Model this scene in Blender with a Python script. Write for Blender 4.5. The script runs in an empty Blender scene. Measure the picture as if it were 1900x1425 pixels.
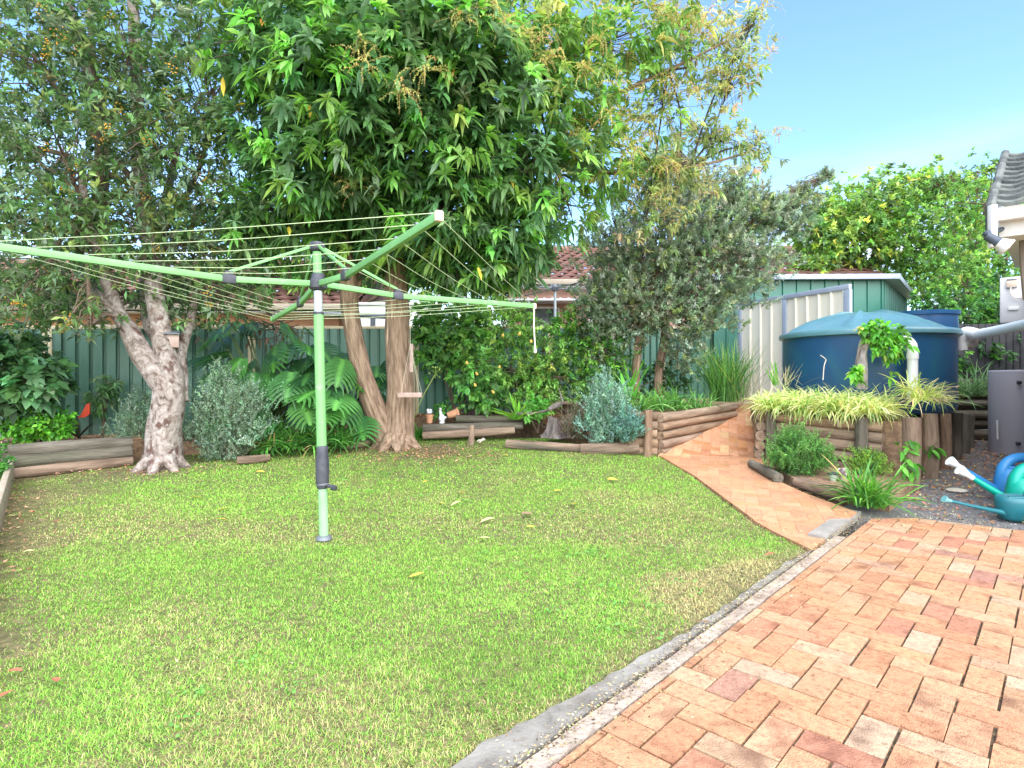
import bpy, bmesh, math
import numpy as np
from mathutils import Vector

PI = math.pi
sc = bpy.context.scene
COL = sc.collection
F, HZ, CX, CZ = 1080.0, 700.0, 950.0, 1.2      # focal length in photo pixels, horizon row, centre column, eye height
UP = np.array([0., 0., 1.])


def rng(s): return np.random.default_rng(s)


def W(px, py, D):
    return np.array([(px - CX) / F * D, D, CZ + (HZ - py) / F * D])


def G(x, y):
    """height of the lawn: level by the patio, rising gently to the back"""
    y = np.asarray(y, float)
    t = np.maximum(0, y - 4.3)
    return 0.0466 * t * np.minimum(1, t / 0.6)


def GR(x, y): return .03 * np.maximum(0, np.asarray(y, float) - 5.0)


def gp(px, py, g=G, dz=0.0):
    D = 5.0
    for _ in range(60):
        z = float(g((px - CX) / F * D, D)) + dz
        D = .5 * D + .5 * (CZ - z) * F / (py - HZ)
    return np.array([(px - CX) / F * D, D, CZ - (py - HZ) / F * D])


def gridnoise(x, y, scale, seed):
    r = rng(seed).random((64, 64))
    u = np.asarray(x) * scale + 1000; v = np.asarray(y) * scale + 1000
    i = np.floor(u).astype(int); j = np.floor(v).astype(int)
    fu = u - i; fv = v - j
    fu = fu * fu * (3 - 2 * fu); fv = fv * fv * (3 - 2 * fv)
    a = r[i % 64, j % 64]; b = r[(i + 1) % 64, j % 64]; c = r[i % 64, (j + 1) % 64]; d = r[(i + 1) % 64, (j + 1) % 64]
    return (a * (1 - fu) + b * fu) * (1 - fv) + (c * (1 - fu) + d * fu) * fv


def fbm(x, y, scale, seed):
    return .55 * gridnoise(x, y, scale, seed) + .3 * gridnoise(x, y, scale * 2.1, seed + 1) + .15 * gridnoise(x, y, scale * 4.3, seed + 2)


# ------------------------------------------------------------------ geometry collector
class Geo:
    def __init__(s):
        s.V = []; s.F = []; s.C = []; s.T = []; s.n = 0

    def add(s, V, Fs, col=None, tc=None):
        V = np.asarray(V, float).reshape(-1, 3)
        if not isinstance(Fs, np.ndarray):
            by = {}
            for f in Fs: by.setdefault(len(f), []).append(f)
            Fs = [np.array(v, int) for v in by.values()]
        else: Fs = [Fs]
        for f in Fs:
            if len(f): s.F.append(f + s.n)
        s.V.append(V)
        c = np.ones((len(V), 3)) if col is None else np.broadcast_to(np.asarray(col, float), (len(V), 3))
        s.C.append(c)
        s.T.append(V if tc is None else np.asarray(tc, float))
        s.n += len(V)
        return s

    def build(s, name, mat, parent=None, origin=None, smooth=False):
        V = np.concatenate(s.V); C = np.concatenate(s.C); T = np.concatenate(s.T)
        if origin is None:
            origin = ORG.get(parent, (0, 0, 0)) if parent is not None else (0, 0, 0)
        V = V - np.asarray(origin, float)
        me = bpy.data.meshes.new(name)
        me.vertices.add(len(V)); me.vertices.foreach_set('co', V.astype(np.float32).ravel())
        loops = np.concatenate([f.ravel() for f in s.F]).astype(np.int32)
        tot = np.concatenate([np.full(len(f), f.shape[1]) for f in s.F])
        st = np.concatenate([[0], np.cumsum(tot)[:-1]]).astype(np.int32)
        me.loops.add(len(loops)); me.loops.foreach_set('vertex_index', loops)
        me.polygons.add(len(tot)); me.polygons.foreach_set('loop_start', st)
        me.update(calc_edges=True)
        a = me.attributes.new('col', 'FLOAT_COLOR', 'POINT')
        a.data.foreach_set('color', np.concatenate([C, np.ones((len(C), 1))], 1).astype(np.float32).ravel())
        a = me.attributes.new('tc', 'FLOAT_VECTOR', 'POINT')
        a.data.foreach_set('vector', T.astype(np.float32).ravel())
        if len(tot) < 90000: me.set_sharp_from_angle(angle=1.1 if smooth else .62)
        me.materials.append(mat)
        o = bpy.data.objects.new(name, me); COL.objects.link(o)
        if parent is not None:
            o.parent = parent
            ORG[o] = ORG.get(parent, (0, 0, 0))
        else:
            o.location = origin; ORG[o] = tuple(origin)
        return o


ORG = {}


def tag(o, label=None, cat=None, group=None, kind=None):
    if label: o['label'] = label
    if cat: o['category'] = cat
    if group: o['group'] = group
    if kind: o['kind'] = kind
    return o


def thing(name, label, cat, loc=(0, 0, 0), group=None):
    o = bpy.data.objects.new(name, None); COL.objects.link(o)
    o.location = loc; o.empty_display_size = .1
    ORG[o] = tuple(loc)
    return tag(o, label, cat, group)


def single(geo, name, mat, label, cat, loc, group=None, smooth=False):
    return tag(geo.build(name, mat, None, loc, smooth), label, cat, group)


def copy_thing(root, loc, rz=0.0, s=1.0, label=None):
    r = root.copy(); COL.objects.link(r); r.location = loc; r.rotation_euler = (0, 0, rz); r.scale = (s, s, s)
    if label: r['label'] = label
    for ch in list(root.children):
        c = ch.copy(); COL.objects.link(c); c.parent = r
        for g in list(ch.children):
            d = g.copy(); COL.objects.link(d); d.parent = c
    return r


# ------------------------------------------------------------------ shapes
def smoothpath(P, n):
    P = np.asarray(P, float)
    if len(P) < 3:
        t = np.linspace(0, 1, n)[:, None]
        return P[0] * (1 - t) + P[-1] * t
    Q = np.vstack([2 * P[0] - P[1], P, 2 * P[-1] - P[-2]])
    out = []
    for u in np.linspace(0, len(P) - 1 - 1e-9, n):
        i = int(u); t = u - i
        a, b, c, d = Q[i], Q[i + 1], Q[i + 2], Q[i + 3]
        out.append(.5 * ((2 * b) + (-a + c) * t + (2 * a - 5 * b + 4 * c - d) * t * t + (-a + 3 * b - 3 * c + d) * t ** 3))
    return np.array(out)


def tube(geo, P, R, n=None, sides=8, caps=True, wob=0.0, seed=0, col=None, flat=None):
    P = np.asarray(P, float)
    if n is None: n = len(P)
    Q = smoothpath(P, n) if n != len(P) else P
    R = np.atleast_1d(np.asarray(R, float))
    if len(R) != n: R = np.interp(np.linspace(0, 1, n), np.linspace(0, 1, len(R)), R)
    r = rng(seed)
    T = np.gradient(Q, axis=0); T /= np.linalg.norm(T, axis=1)[:, None] + 1e-12
    a = np.array([1., 0, 0]) if abs(T[0][0]) < .8 else np.array([0, 1., 0])
    N = np.cross(T[0], a); N /= np.linalg.norm(N)
    th = np.linspace(0, 2 * PI, sides, endpoint=False)
    ph = r.random(4) * 6.28
    V = []; TC = []; L = 0
    for i in range(n):
        if i:
            N = N - T[i] * np.dot(N, T[i]); N /= np.linalg.norm(N)
            L += np.linalg.norm(Q[i] - Q[i - 1])
        B = np.cross(T[i], N)
        k = R[i] * (1 + wob * (np.sin(2 * th + ph[0] + L * 3) + .7 * np.sin(3 * th + ph[1] - L * 5) + .6 * np.sin(5 * th + ph[2] + L * 11)))
        off = np.outer(np.cos(th) * k, N) + np.outer(np.sin(th) * k, B)
        V.append(Q[i] + off)
        TC.append(np.stack([np.cos(th) * R[i] + seed * 3.7, np.sin(th) * R[i] + seed * 1.3, np.full(sides, L)], 1))
    V = np.concatenate(V); TC = np.concatenate(TC)
    i = np.arange(n - 1)[:, None] * sides; j = np.arange(sides)[None]; j2 = (j + 1) % sides
    q = np.stack([i + j, i + j2, i + sides + j2, i + sides + j], -1).reshape(-1, 4)
    geo.add(V, q, col, TC)
    if caps:
        for base, ce, flip in ((0, Q[0], True), ((n - 1) * sides, Q[-1], False)):
            ring = V[base:base + sides]
            f = list(range(sides))
            geo.add(ring, [f[::-1] if flip else f], col, TC[base:base + sides] * np.array([1, 1, .2]) + np.array([9, 9, 0]))
    return geo


def box(geo, c, size, rz=0.0, bev=0.0, col=None, tilt=None):
    bm = bmesh.new(); bmesh.ops.create_cube(bm, size=1.0)
    for v in bm.verts: v.co = Vector((v.co.x * size[0], v.co.y * size[1], v.co.z * size[2]))
    if bev > 0: bmesh.ops.bevel(bm, geom=list(bm.edges), offset=bev, segments=2, affect='EDGES', profile=.5)
    V = np.array([v.co[:] for v in bm.verts]); bm.verts.index_update()
    Fs = [[v.index for v in f.verts] for f in bm.faces]
    bm.free()
    if tilt is not None: V = V @ np.asarray(tilt).T
    c_, s_ = math.cos(rz), math.sin(rz)
    tc = V.copy()
    V = V @ np.array([[c_, s_, 0], [-s_, c_, 0], [0, 0, 1]]) + np.asarray(c, float)
    return geo.add(V, Fs, col, tc)


def frame(axis, up=(0, 0, 1)):
    """columns = axis, side, up"""
    a = np.asarray(axis, float); a = a / np.linalg.norm(a)
    if abs(np.dot(a, up)) > .999: up = (0, 1, 0)
    s = np.cross(up, a); s /= np.linalg.norm(s)
    return np.stack([a, s, np.cross(a, s)], 1)


def beam(geo, p, q, w, h, bev=0.0, col=None):
    p = np.asarray(p, float); q = np.asarray(q, float)
    box(geo, (p + q) / 2, (np.linalg.norm(q - p), w, h), 0, bev, col, frame(q - p))
    return geo


def lathe(geo, prof, c=(0, 0, 0), sides=32, col=None, axis=None):
    prof = np.asarray(prof, float); n = len(prof)
    th = np.linspace(0, 2 * PI, sides, endpoint=False)
    V = np.concatenate([np.stack([r * np.cos(th), r * np.sin(th), np.full(sides, z)], 1) for r, z in prof])
    if axis is not None: V = V @ frame_z(axis).T
    i = np.arange(n - 1)[:, None] * sides; j = np.arange(sides)[None]; j2 = (j + 1) % sides
    q = np.stack([i + j, i + j2, i + sides + j2, i + sides + j], -1).reshape(-1, 4)
    return geo.add(V + np.asarray(c, float), q, col, V)


def frame_z(axis):
    z = np.asarray(axis, float); z /= np.linalg.norm(z)
    a = np.array([1., 0, 0]) if abs(z[0]) < .8 else np.array([0, 1., 0])
    x = np.cross(a, z); x /= np.linalg.norm(x)
    return np.stack([x, np.cross(z, x), z], 1)


def blob(geo, c, r, seed=0, wob=.1, seg=16, rings=10, col=None, rot=None):
    """lumpy closed ellipsoid"""
    rr = rng(seed); ph = rr.random(6) * 6.28
    th = np.linspace(0, 2 * PI, seg, endpoint=False)
    V = [[0, 0, -1.]]
    for k in range(1, rings):
        a = PI * k / rings - PI / 2
        for t in th:
            d = np.array([math.cos(a) * math.cos(t), math.cos(a) * math.sin(t), math.sin(a)])
            w = 1 + wob * (math.sin(3 * d[0] + ph[0]) * math.sin(4 * d[1] + ph[1]) + .6 * math.sin(7 * d[2] + ph[2] + 3 * d[0]) + .5 * math.sin(9 * d[1] + ph[3]))
            V.append(d * w)
    V.append([0, 0, 1.])
    V = np.array(V) * np.asarray(r, float)
    if rot is not None: V = V @ np.asarray(rot).T
    Fs = []
    for j in range(seg): Fs.append([0, 1 + (j + 1) % seg, 1 + j])
    for k in range(rings - 2):
        for j in range(seg):
            a = 1 + k * seg + j; b = 1 + k * seg + (j + 1) % seg
            Fs.append([a, b, b + seg, a + seg])
    o = 1 + (rings - 2) * seg; e = len(V) - 1
    for j in range(seg): Fs.append([o + j, o + (j + 1) % seg, e])
    return geo.add(V + np.asarray(c, float), Fs, col, V)


def clip_poly(P, H):
    """Sutherland-Hodgman: polygon P against convex polygon H (counter-clockwise)"""
    for i in range(len(H)):
        a = H[i]; b = H[(i + 1) % len(H)]
        e = (b[0] - a[0], b[1] - a[1]); out = []
        for k in range(len(P)):
            p = P[k]; q = P[(k + 1) % len(P)]
            sp = e[0] * (p[1] - a[1]) - e[1] * (p[0] - a[0]); sq = e[0] * (q[1] - a[1]) - e[1] * (q[0] - a[0])
            if sp >= 0: out.append(p)
            if sp * sq < 0:
                t = sp / (sp - sq); out.append((p[0] + (q[0] - p[0]) * t, p[1] + (q[1] - p[1]) * t))
        P = out
        if len(P) < 3: return []
    return P


def inpoly(x, y, P):
    x = np.asarray(x); y = np.asarray(y); r = np.zeros(x.shape, bool)
    for i in range(len(P)):
        x1, y1 = P[i][:2]; x2, y2 = P[(i + 1) % len(P)][:2]
        c = ((y1 > y) != (y2 > y)) & (x < (x2 - x1) * (y - y1) / ((y2 - y1) if y2 != y1 else 1e-9) + x1)
        r ^= c
    return r


def sheet(P, zf, step=.12, skirt=None):
    """polygon P (x, y) cut into a fine grid and draped on zf"""
    bm = bmesh.new()
    f = bm.faces.new([bm.verts.new((p[0], p[1], 0)) for p in P])
    bmesh.ops.triangulate(bm, faces=[f])
    xs = [p[0] for p in P]; ys = [p[1] for p in P]
    for ax, lo, hi in ((0, min(xs), max(xs)), (1, min(ys), max(ys))):
        for v in np.arange(lo + step, hi, step):
            co = [0, 0, 0]; co[ax] = v; no = [0, 0, 0]; no[ax] = 1
            bmesh.ops.bisect_plane(bm, geom=list(bm.verts) + list(bm.edges) + list(bm.faces), plane_co=co, plane_no=no, dist=1e-5)
    bmesh.ops.recalc_face_normals(bm, faces=list(bm.faces))
    bm.verts.index_update()
    V = np.array([v.co[:] for v in bm.verts]); Fs = [[v.index for v in f.verts] for f in bm.faces]
    if sum(f.normal.z for f in bm.faces) < 0: Fs = [f[::-1] for f in Fs]
    V[:, 2] = zf(V[:, 0], V[:, 1])
    n0 = len(V)
    if skirt is not None:
        bl = [[e.verts[0].index, e.verts[1].index] for e in bm.edges if len(e.link_faces) == 1]
        low = V.copy(); low[:, 2] -= skirt
        Fs = Fs + [[a, b, b + n0, a + n0] for a, b in bl]
        V = np.vstack([V, low])
    bm.free()
    return Geo().add(V, Fs)


# ------------------------------------------------------------------ foliage
LANCE = (np.array([[0, 0, 0], [.28, -.42, .12], [.28, 0, 0], [.28, .42, .12], [.62, -.46, .12], [.62, 0, 0], [.62, .46, .12], [1, 0, .0]]),
         np.array([[0, 2, 1], [0, 3, 2], [1, 2, 5], [1, 5, 4], [2, 3, 6], [2, 6, 5], [4, 5, 7], [5, 6, 7]]))
SMALL = (np.array([[0, 0, 0], [.45, -.5, .14], [1, 0, 0], [.45, .5, .14]]), np.array([[0, 2, 1], [0, 3, 2]]))
OVAL = (np.array([[0, 0, 0], [.2, -.42, .1], [.2, .42, .1], [.6, -.5, .12], [.6, .5, .12], [1, 0, -.05]]),
        np.array([[0, 2, 1], [1, 2, 4], [1, 4, 3], [3, 4, 5]]))


def nrm(a): return a / (np.linalg.norm(a, axis=-1, keepdims=True) + 1e-9)


def leaves(geo, P, D, L, Wd, col, r, tmpl=SMALL, droop=0.0, roll=.7):
    n = len(P); T, Fs = tmpl
    D = nrm(D); L = np.broadcast_to(np.asarray(L, float), (n,)); Wd = np.broadcast_to(np.asarray(Wd, float), (n,))
    s = nrm(np.cross(D, UP + r.normal(0, .05, (n, 3))))
    nn = np.cross(s, D)
    a = r.normal(0, roll, n)[:, None]
    s2 = s * np.cos(a) + nn * np.sin(a); n2 = np.cross(s2, D)
    u = T[:, 0][None, :, None]; v = T[:, 1][None, :, None]; w = T[:, 2][None, :, None]
    V = P[:, None] + D[:, None] * (L[:, None, None] * u) + s2[:, None] * (Wd[:, None, None] * v) + n2[:, None] * (Wd[:, None, None] * w)
    dr = np.broadcast_to(np.asarray(droop, float), (n,))
    V[:, :, 2] -= (dr * L)[:, None] * (T[:, 0] ** 2)[None]
    m = len(T)
    f = (np.arange(n) * m)[:, None, None] + Fs[None]
    C = np.repeat(np.asarray(col, float).reshape(-1, 3) if np.ndim(col) > 1 else np.tile(col, (n, 1)), m, axis=0)
    geo.add(V.reshape(-1, 3), f.reshape(-1, 3), C)
    return geo


def palette(r, n, cols, wts, jit=.25, hue=.07):
    c = np.array(cols)[r.choice(len(cols), n, p=np.array(wts) / np.sum(wts))]
    return c * (1 + r.normal(0, jit, (n, 1))).clip(.4, 1.9) * (1 + r.normal(0, hue, (n, 3)))


def straps(geo, P, az, el, L, Wd, bend, col, seg=5, tipcol=None, prof=None, twist=None):
    n = len(P); b = lambda x: np.broadcast_to(np.asarray(x, float), (n,))
    az, el, L, Wd, bend = b(az), b(el), b(L), b(Wd), b(bend)
    p = np.array(P, float); V = []; C = []
    col = np.broadcast_to(np.asarray(col, float), (n, 3)); tipcol = col if tipcol is None else np.broadcast_to(np.asarray(tipcol, float), (n, 3))
    side = np.stack([-np.sin(az), np.cos(az), np.zeros(n)], 1)
    if twist is not None:
        tw = b(twist)[:, None]; side = side * np.cos(tw) + UP * np.sin(tw)
    for i in range(seg + 1):
        t = i / seg
        w = (np.interp(t, [0, .25, .6, .85, 1], prof or [.65, 1, .95, .6, .06]) * Wd / 2)[:, None]
        V += [p - side * w, p + side * w]
        c = col * (1 - t) + tipcol * t; C += [c, c]
        e = el - bend * (t + .5 / seg)
        p = p + (L / seg)[:, None] * np.stack([np.cos(e) * np.cos(az), np.cos(e) * np.sin(az), np.sin(e)], 1)
    V = np.stack(V, 1); C = np.stack(C, 1); m = 2 * (seg + 1)
    q = np.array([[2 * i, 2 * i + 1, 2 * i + 3, 2 * i + 2] for i in range(seg)])
    f = ((np.arange(n) * m)[:, None, None] + q[None]).reshape(-1, 4)
    return geo.add(V.reshape(-1, 3), f, C.reshape(-1, 3))


def sprigs(geo, P, az, el, L, bend, nl, ll, lw, col, r, ang=.9, start=.15, stemcol=(.1, .08, .05), stemw=.004, droop=0., tmpl=SMALL):
    """leafy shoots: curved stems carrying nl leaves each"""
    n = len(P); b = lambda x: np.broadcast_to(np.asarray(x, float), (n,))
    az, el, L, bend = b(az), b(el), b(L), b(bend)
    straps(geo, P, az, el, L, stemw, bend, stemcol, seg=4)
    t = start + (1 - start) * (np.arange(nl)[None] + r.random((n, nl))) / nl
    # closed form of the arc
    bb = np.where(np.abs(bend) < 1e-3, 1e-3, bend)[:, None]; e0 = el[:, None]; e = e0 - bb * t
    hx = (np.sin(e0) - np.sin(e)) / bb * L[:, None]; hz = (np.cos(e) - np.cos(e0)) / bb * L[:, None]
    pos = np.stack([P[:, 0:1] + hx * np.cos(az)[:, None], P[:, 1:2] + hx * np.sin(az)[:, None], P[:, 2:3] + hz], -1).reshape(-1, 3)
    tan = np.stack([np.cos(e) * np.cos(az)[:, None], np.cos(e) * np.sin(az)[:, None], np.sin(e)], -1).reshape(-1, 3)
    rad = nrm(np.cross(tan, r.normal(0, 1, tan.shape)))
    d = tan * math.cos(ang) + rad * math.sin(ang)
    m = len(pos)
    taper = (1.1 - .45 * t.reshape(-1))
    c = np.repeat(col, nl, axis=0) * (1 + r.normal(0, .15, (m, 1))) if np.ndim(col) > 1 else np.tile(col, (m, 1)) * (1 + r.normal(0, .2, (m, 1)))
    return leaves(geo, pos, d, ll * taper * r.uniform(.7, 1.2, m), lw * r.uniform(.8, 1.2, m), c, r, tmpl, droop)


def blobs_sample(blobs, n, r, lo=.45, rough=.28):
    """points in lumpy ellipsoids, mostly near the skin; returns positions, outward axes and blob ids"""
    B = np.array([b[:6] for b in blobs]); w = np.array([b[6] if len(b) > 6 else b[3] * b[5] for b in blobs]); w = w / w.sum()
    k = r.choice(len(B), n, p=w)
    d = nrm(r.normal(0, 1, (n, 3)))
    rad = lo + (1 - lo) * r.random(n) ** .6
    ph = k * 2.1
    lump = 1 + rough * (np.sin(4.1 * d[:, 0] + ph) * np.cos(3.7 * d[:, 2] + 1.3 * ph) + .6 * np.sin(8.3 * d[:, 0] - 5.1 * d[:, 2] + ph) + .5 * np.cos(9.7 * d[:, 1] + 6 * d[:, 2] + ph))
    c = B[k, :3] + d * B[k, 3:6] * (rad * lump)[:, None]
    return c, nrm(d * B[k, 3:6]), k


def BL(px, py, D, rx, rz, ry, w=None):
    c = W(px, py, D)
    b = [c[0], c[1], c[2], rx * D / F, ry, rz * D / F]
    return b + [w if w is not None else b[3] * b[5]]


def rosettes(geo, c, ax, per, L, Wd, cols, r, spread=1.1, droop=.35, tmpl=LANCE, tw=.12, jit=.2, roll=.5):
    """clusters of leaves set round a shoot"""
    n = len(c); m = n * per
    P = np.repeat(c, per, 0); A = np.repeat(nrm(ax), per, 0)
    q = nrm(np.cross(A, r.normal(0, 1, (m, 3))))
    a = spread * r.uniform(.45, 1.15, m)[:, None]
    d = A * np.cos(a) + q * np.sin(a)
    P = P + A * (tw * (r.random(m) - .7))[:, None]
    C = np.repeat(cols, per, 0) * (1 + r.normal(0, jit, (m, 1))).clip(.4, 1.8)
    return leaves(geo, P, d, L * r.uniform(.65, 1.2, m), Wd * r.uniform(.75, 1.2, m), C, r, tmpl, droop * r.uniform(.5, 1.4, m), roll)


def twigs(geo, A, Bp, r0, r1, r, sag=.08, sides=4, n=5):
    for a, b in zip(A, Bp):
        m = (a + b) / 2 + r.normal(0, .06, 3) * np.linalg.norm(b - a) + np.array([0, 0, sag * np.linalg.norm(b - a)])
        tube(geo, [a, m, b], [r0, r1], n=n, sides=sides, caps=False, seed=int(r.integers(1e6)))
    return geo


# ------------------------------------------------------------------ materials
MATS = {}


def mat(name, cols, rough=.7, scale=4.0, detail=6.0, bump=0.0, bscale=None, src='OBJ', stretch=(1, 1, 1), attr=False, spec=.4, metal=0.0,
        trans=0.0, pos=None, dist=0.3, coat=0.0, spots=None, rvar=0.0):
    m = bpy.data.materials.new(name); m.use_nodes = True
    nt = m.node_tree; N = nt.nodes; L = nt.links
    bs = N['Principled BSDF']
    bs.inputs['Roughness'].default_value = rough; bs.inputs['Metallic'].default_value = metal
    bs.inputs['Specular IOR Level'].default_value = spec
    bs.inputs['Coat Weight'].default_value = coat
    if src == 'TC':
        tcn = N.new('ShaderNodeAttribute'); tcn.attribute_name = 'tc'; vec = tcn.outputs['Vector']
    else:
        tcn = N.new('ShaderNodeTexCoord'); vec = tcn.outputs['Object']
    mp = N.new('ShaderNodeMapping'); mp.inputs['Scale'].default_value = stretch
    L.new(vec, mp.inputs['Vector'])
    if not isinstance(cols[0], (tuple, list)): cols = [cols]
    out = None
    if len(cols) > 1:
        nz = N.new('ShaderNodeTexNoise'); nz.inputs['Scale'].default_value = scale; nz.inputs['Detail'].default_value = detail
        nz.inputs['Roughness'].default_value = .62; nz.inputs['Distortion'].default_value = dist
        L.new(mp.outputs[0], nz.inputs['Vector'])
        rp = N.new('ShaderNodeValToRGB'); el = rp.color_ramp.elements
        ps = pos or list(np.linspace(.32, .68, len(cols)))
        while len(el) < len(cols): el.new(.5)
        for e, c, p in zip(el, cols, ps): e.position = p; e.color = (*c, 1)
        L.new(nz.outputs['Fac'], rp.inputs['Fac']); out = rp.outputs['Color']
        if rvar:
            mr = N.new('ShaderNodeMapRange'); mr.inputs['To Min'].default_value = rough - rvar; mr.inputs['To Max'].default_value = rough + rvar
            L.new(nz.outputs['Fac'], mr.inputs['Value']); L.new(mr.outputs[0], bs.inputs['Roughness'])
    else:
        rgb = N.new('ShaderNodeRGB'); rgb.outputs[0].default_value = (*cols[0], 1); out = rgb.outputs[0]
    if spots:
        sc_, lo, hi, c = spots
        n2 = N.new('ShaderNodeTexNoise'); n2.inputs['Scale'].default_value = sc_; n2.inputs['Detail'].default_value = 4
        L.new(mp.outputs[0], n2.inputs['Vector'])
        mr = N.new('ShaderNodeMapRange'); mr.inputs['From Min'].default_value = lo; mr.inputs['From Max'].default_value = hi
        L.new(n2.outputs['Fac'], mr.inputs['Value'])
        mx = N.new('ShaderNodeMix'); mx.data_type = 'RGBA'
        L.new(mr.outputs[0], mx.inputs['Factor']); L.new(out, mx.inputs['A']); mx.inputs['B'].default_value = (*c, 1)
        out = mx.outputs['Result']
    if attr:
        at = N.new('ShaderNodeAttribute'); at.attribute_name = 'col'
        if attr == 'only' and len(cols) == 1: out = at.outputs['Color']
        else:
            mx = N.new('ShaderNodeMix'); mx.data_type = 'RGBA'; mx.blend_type = 'MULTIPLY'; mx.inputs['Factor'].default_value = 1
            L.new(at.outputs['Color'], mx.inputs['A']); L.new(out, mx.inputs['B']); out = mx.outputs['Result']
    L.new(out, bs.inputs['Base Color'])
    if bump:
        nb = N.new('ShaderNodeTexNoise'); nb.inputs['Scale'].default_value = bscale or scale * 3; nb.inputs['Detail'].default_value = 5
        L.new(mp.outputs[0], nb.inputs['Vector'])
        bp = N.new('ShaderNodeBump'); bp.inputs['Strength'].default_value = bump; bp.inputs['Distance'].default_value = .02
        L.new(nb.outputs['Fac'], bp.inputs['Height']); L.new(bp.outputs[0], bs.inputs['Normal'])
    if trans:
        tr = N.new('ShaderNodeBsdfTranslucent'); ms = N.new('ShaderNodeMixShader'); ms.inputs['Fac'].default_value = trans
        hs = N.new('ShaderNodeHueSaturation'); hs.inputs['Hue'].default_value = .485; hs.inputs['Saturation'].default_value = 1.1; hs.inputs['Value'].default_value = 1.5
        L.new(out, hs.inputs['Color']); L.new(hs.outputs[0], tr.inputs['Color'])
        L.new(bs.outputs[0], ms.inputs[1]); L.new(tr.outputs[0], ms.inputs[2])
        L.new(ms.outputs[0], N['Material Output'].inputs['Surface'])
    MATS[name] = m
    return m


LEAF = mat('leaf', [(1.35, 1.35, 1.35), (1.95, 1.95, 1.95)], rough=.5, scale=9, attr=True, spec=.35, trans=.38)
GLOSSY = mat('glossy_leaf', [(1.45, 1.45, 1.45), (2.15, 2.15, 2.15)], rough=.36, scale=6, attr=True, spec=.5, trans=.42)
MATTE = mat('matte_leaf', [(1.05, 1.05, 1.05), (1.4, 1.4, 1.4)], rough=.75, scale=12, attr=True, spec=.2, trans=.25)
TINT = mat('tinted', [(.85, .85, .85), (1.1, 1.1, 1.1)], rough=.65, scale=14, attr=True, spec=.3)
# ================================================================== camera, light, sky
cam = bpy.data.cameras.new('camera'); co = bpy.data.objects.new('camera', cam); COL.objects.link(co)
co.location = (0, 0, CZ); co.rotation_euler = (PI / 2, 0, 0)
cam.sensor_width = 36; cam.lens = F / 1900 * 36; cam.shift_y = -12.5 / 1900; cam.clip_end = 2000; cam.clip_start = .05
sc.camera = co
SUN_EL, SUN_DIR = math.radians(43), np.array([.30, -.85])          # the sun stands behind the camera, a little to the right
d = np.array([*(SUN_DIR / np.linalg.norm(SUN_DIR) * math.cos(SUN_EL)), math.sin(SUN_EL)])
sun = bpy.data.lights.new('sun', 'SUN'); so = bpy.data.objects.new('sun', sun); COL.objects.link(so)
sun.energy = 3.1; sun.angle = math.radians(110); sun.color = (1, .955, .88)
so.rotation_euler = Vector(-d).to_track_quat('-Z', 'Y').to_euler()
wd = bpy.data.worlds.new('World'); sc.world = wd; wd.use_nodes = True
nt = wd.node_tree; bg = nt.nodes['Background']; sky = nt.nodes.new('ShaderNodeTexSky')
sky.sky_type = 'NISHITA'; sky.sun_disc = False; sky.sun_elevation = SUN_EL; sky.sun_rotation = math.atan2(d[0], d[1])
sky.air_density = 1.0; sky.dust_density = .9; sky.ozone_density = 2.6
# thin cloud near the horizon
tcn = nt.nodes.new('ShaderNodeTexCoord'); mp = nt.nodes.new('ShaderNodeMapping'); mp.inputs['Scale'].default_value = (1.2, 1.2, 7)
nz = nt.nodes.new('ShaderNodeTexNoise'); nz.inputs['Scale'].default_value = 2.2; nz.inputs['Detail'].default_value = 6; nz.inputs['Roughness'].default_value = .5
sp = nt.nodes.new('ShaderNodeSeparateXYZ'); mr = nt.nodes.new('ShaderNodeMapRange'); mr.inputs['From Min'].default_value = .36; mr.inputs['From Max'].default_value = .10
mr2 = nt.nodes.new('ShaderNodeMapRange'); mr2.inputs['From Min'].default_value = .38; mr2.inputs['From Max'].default_value = .66
mu = nt.nodes.new('ShaderNodeMath'); mu.operation = 'MULTIPLY'; mx = nt.nodes.new('ShaderNodeMix'); mx.data_type = 'RGBA'
mx.inputs['B'].default_value = (4.4, 4.6, 4.8, 1)
tint = nt.nodes.new('ShaderNodeMix'); tint.data_type = 'RGBA'; tint.blend_type = 'MULTIPLY'; tint.inputs['Factor'].default_value = 1; tint.inputs['B'].default_value = (.86, 1.0, 1.07, 1)
for a, b in ((tcn.outputs['Generated'], mp.inputs[0]), (mp.outputs[0], nz.inputs['Vector']), (tcn.outputs['Generated'], sp.inputs[0]), (sp.outputs['Z'], mr.inputs['Value']),
             (nz.outputs['Fac'], mr2.inputs['Value']), (mr.outputs[0], mu.inputs[0]), (mr2.outputs[0], mu.inputs[1]), (mu.outputs[0], mx.inputs['Factor']),
             (sky.outputs[0], tint.inputs['A']), (tint.outputs['Result'], mx.inputs['A']), (mx.outputs['Result'], bg.inputs['Color'])):
    nt.links.new(a, b)
bg.inputs['Strength'].default_value = .125
sc.view_settings.view_transform = 'Standard'; sc.view_settings.look = 'None'; sc.view_settings.exposure = 1.75; sc.view_settings.gamma = 1
cy = sc.cycles; cy.max_bounces = 7; cy.diffuse_bounces = 5; cy.glossy_bounces = 2; cy.transmission_bounces = 4; cy.transparent_max_bounces = 4
cy.use_denoising = True

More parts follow.
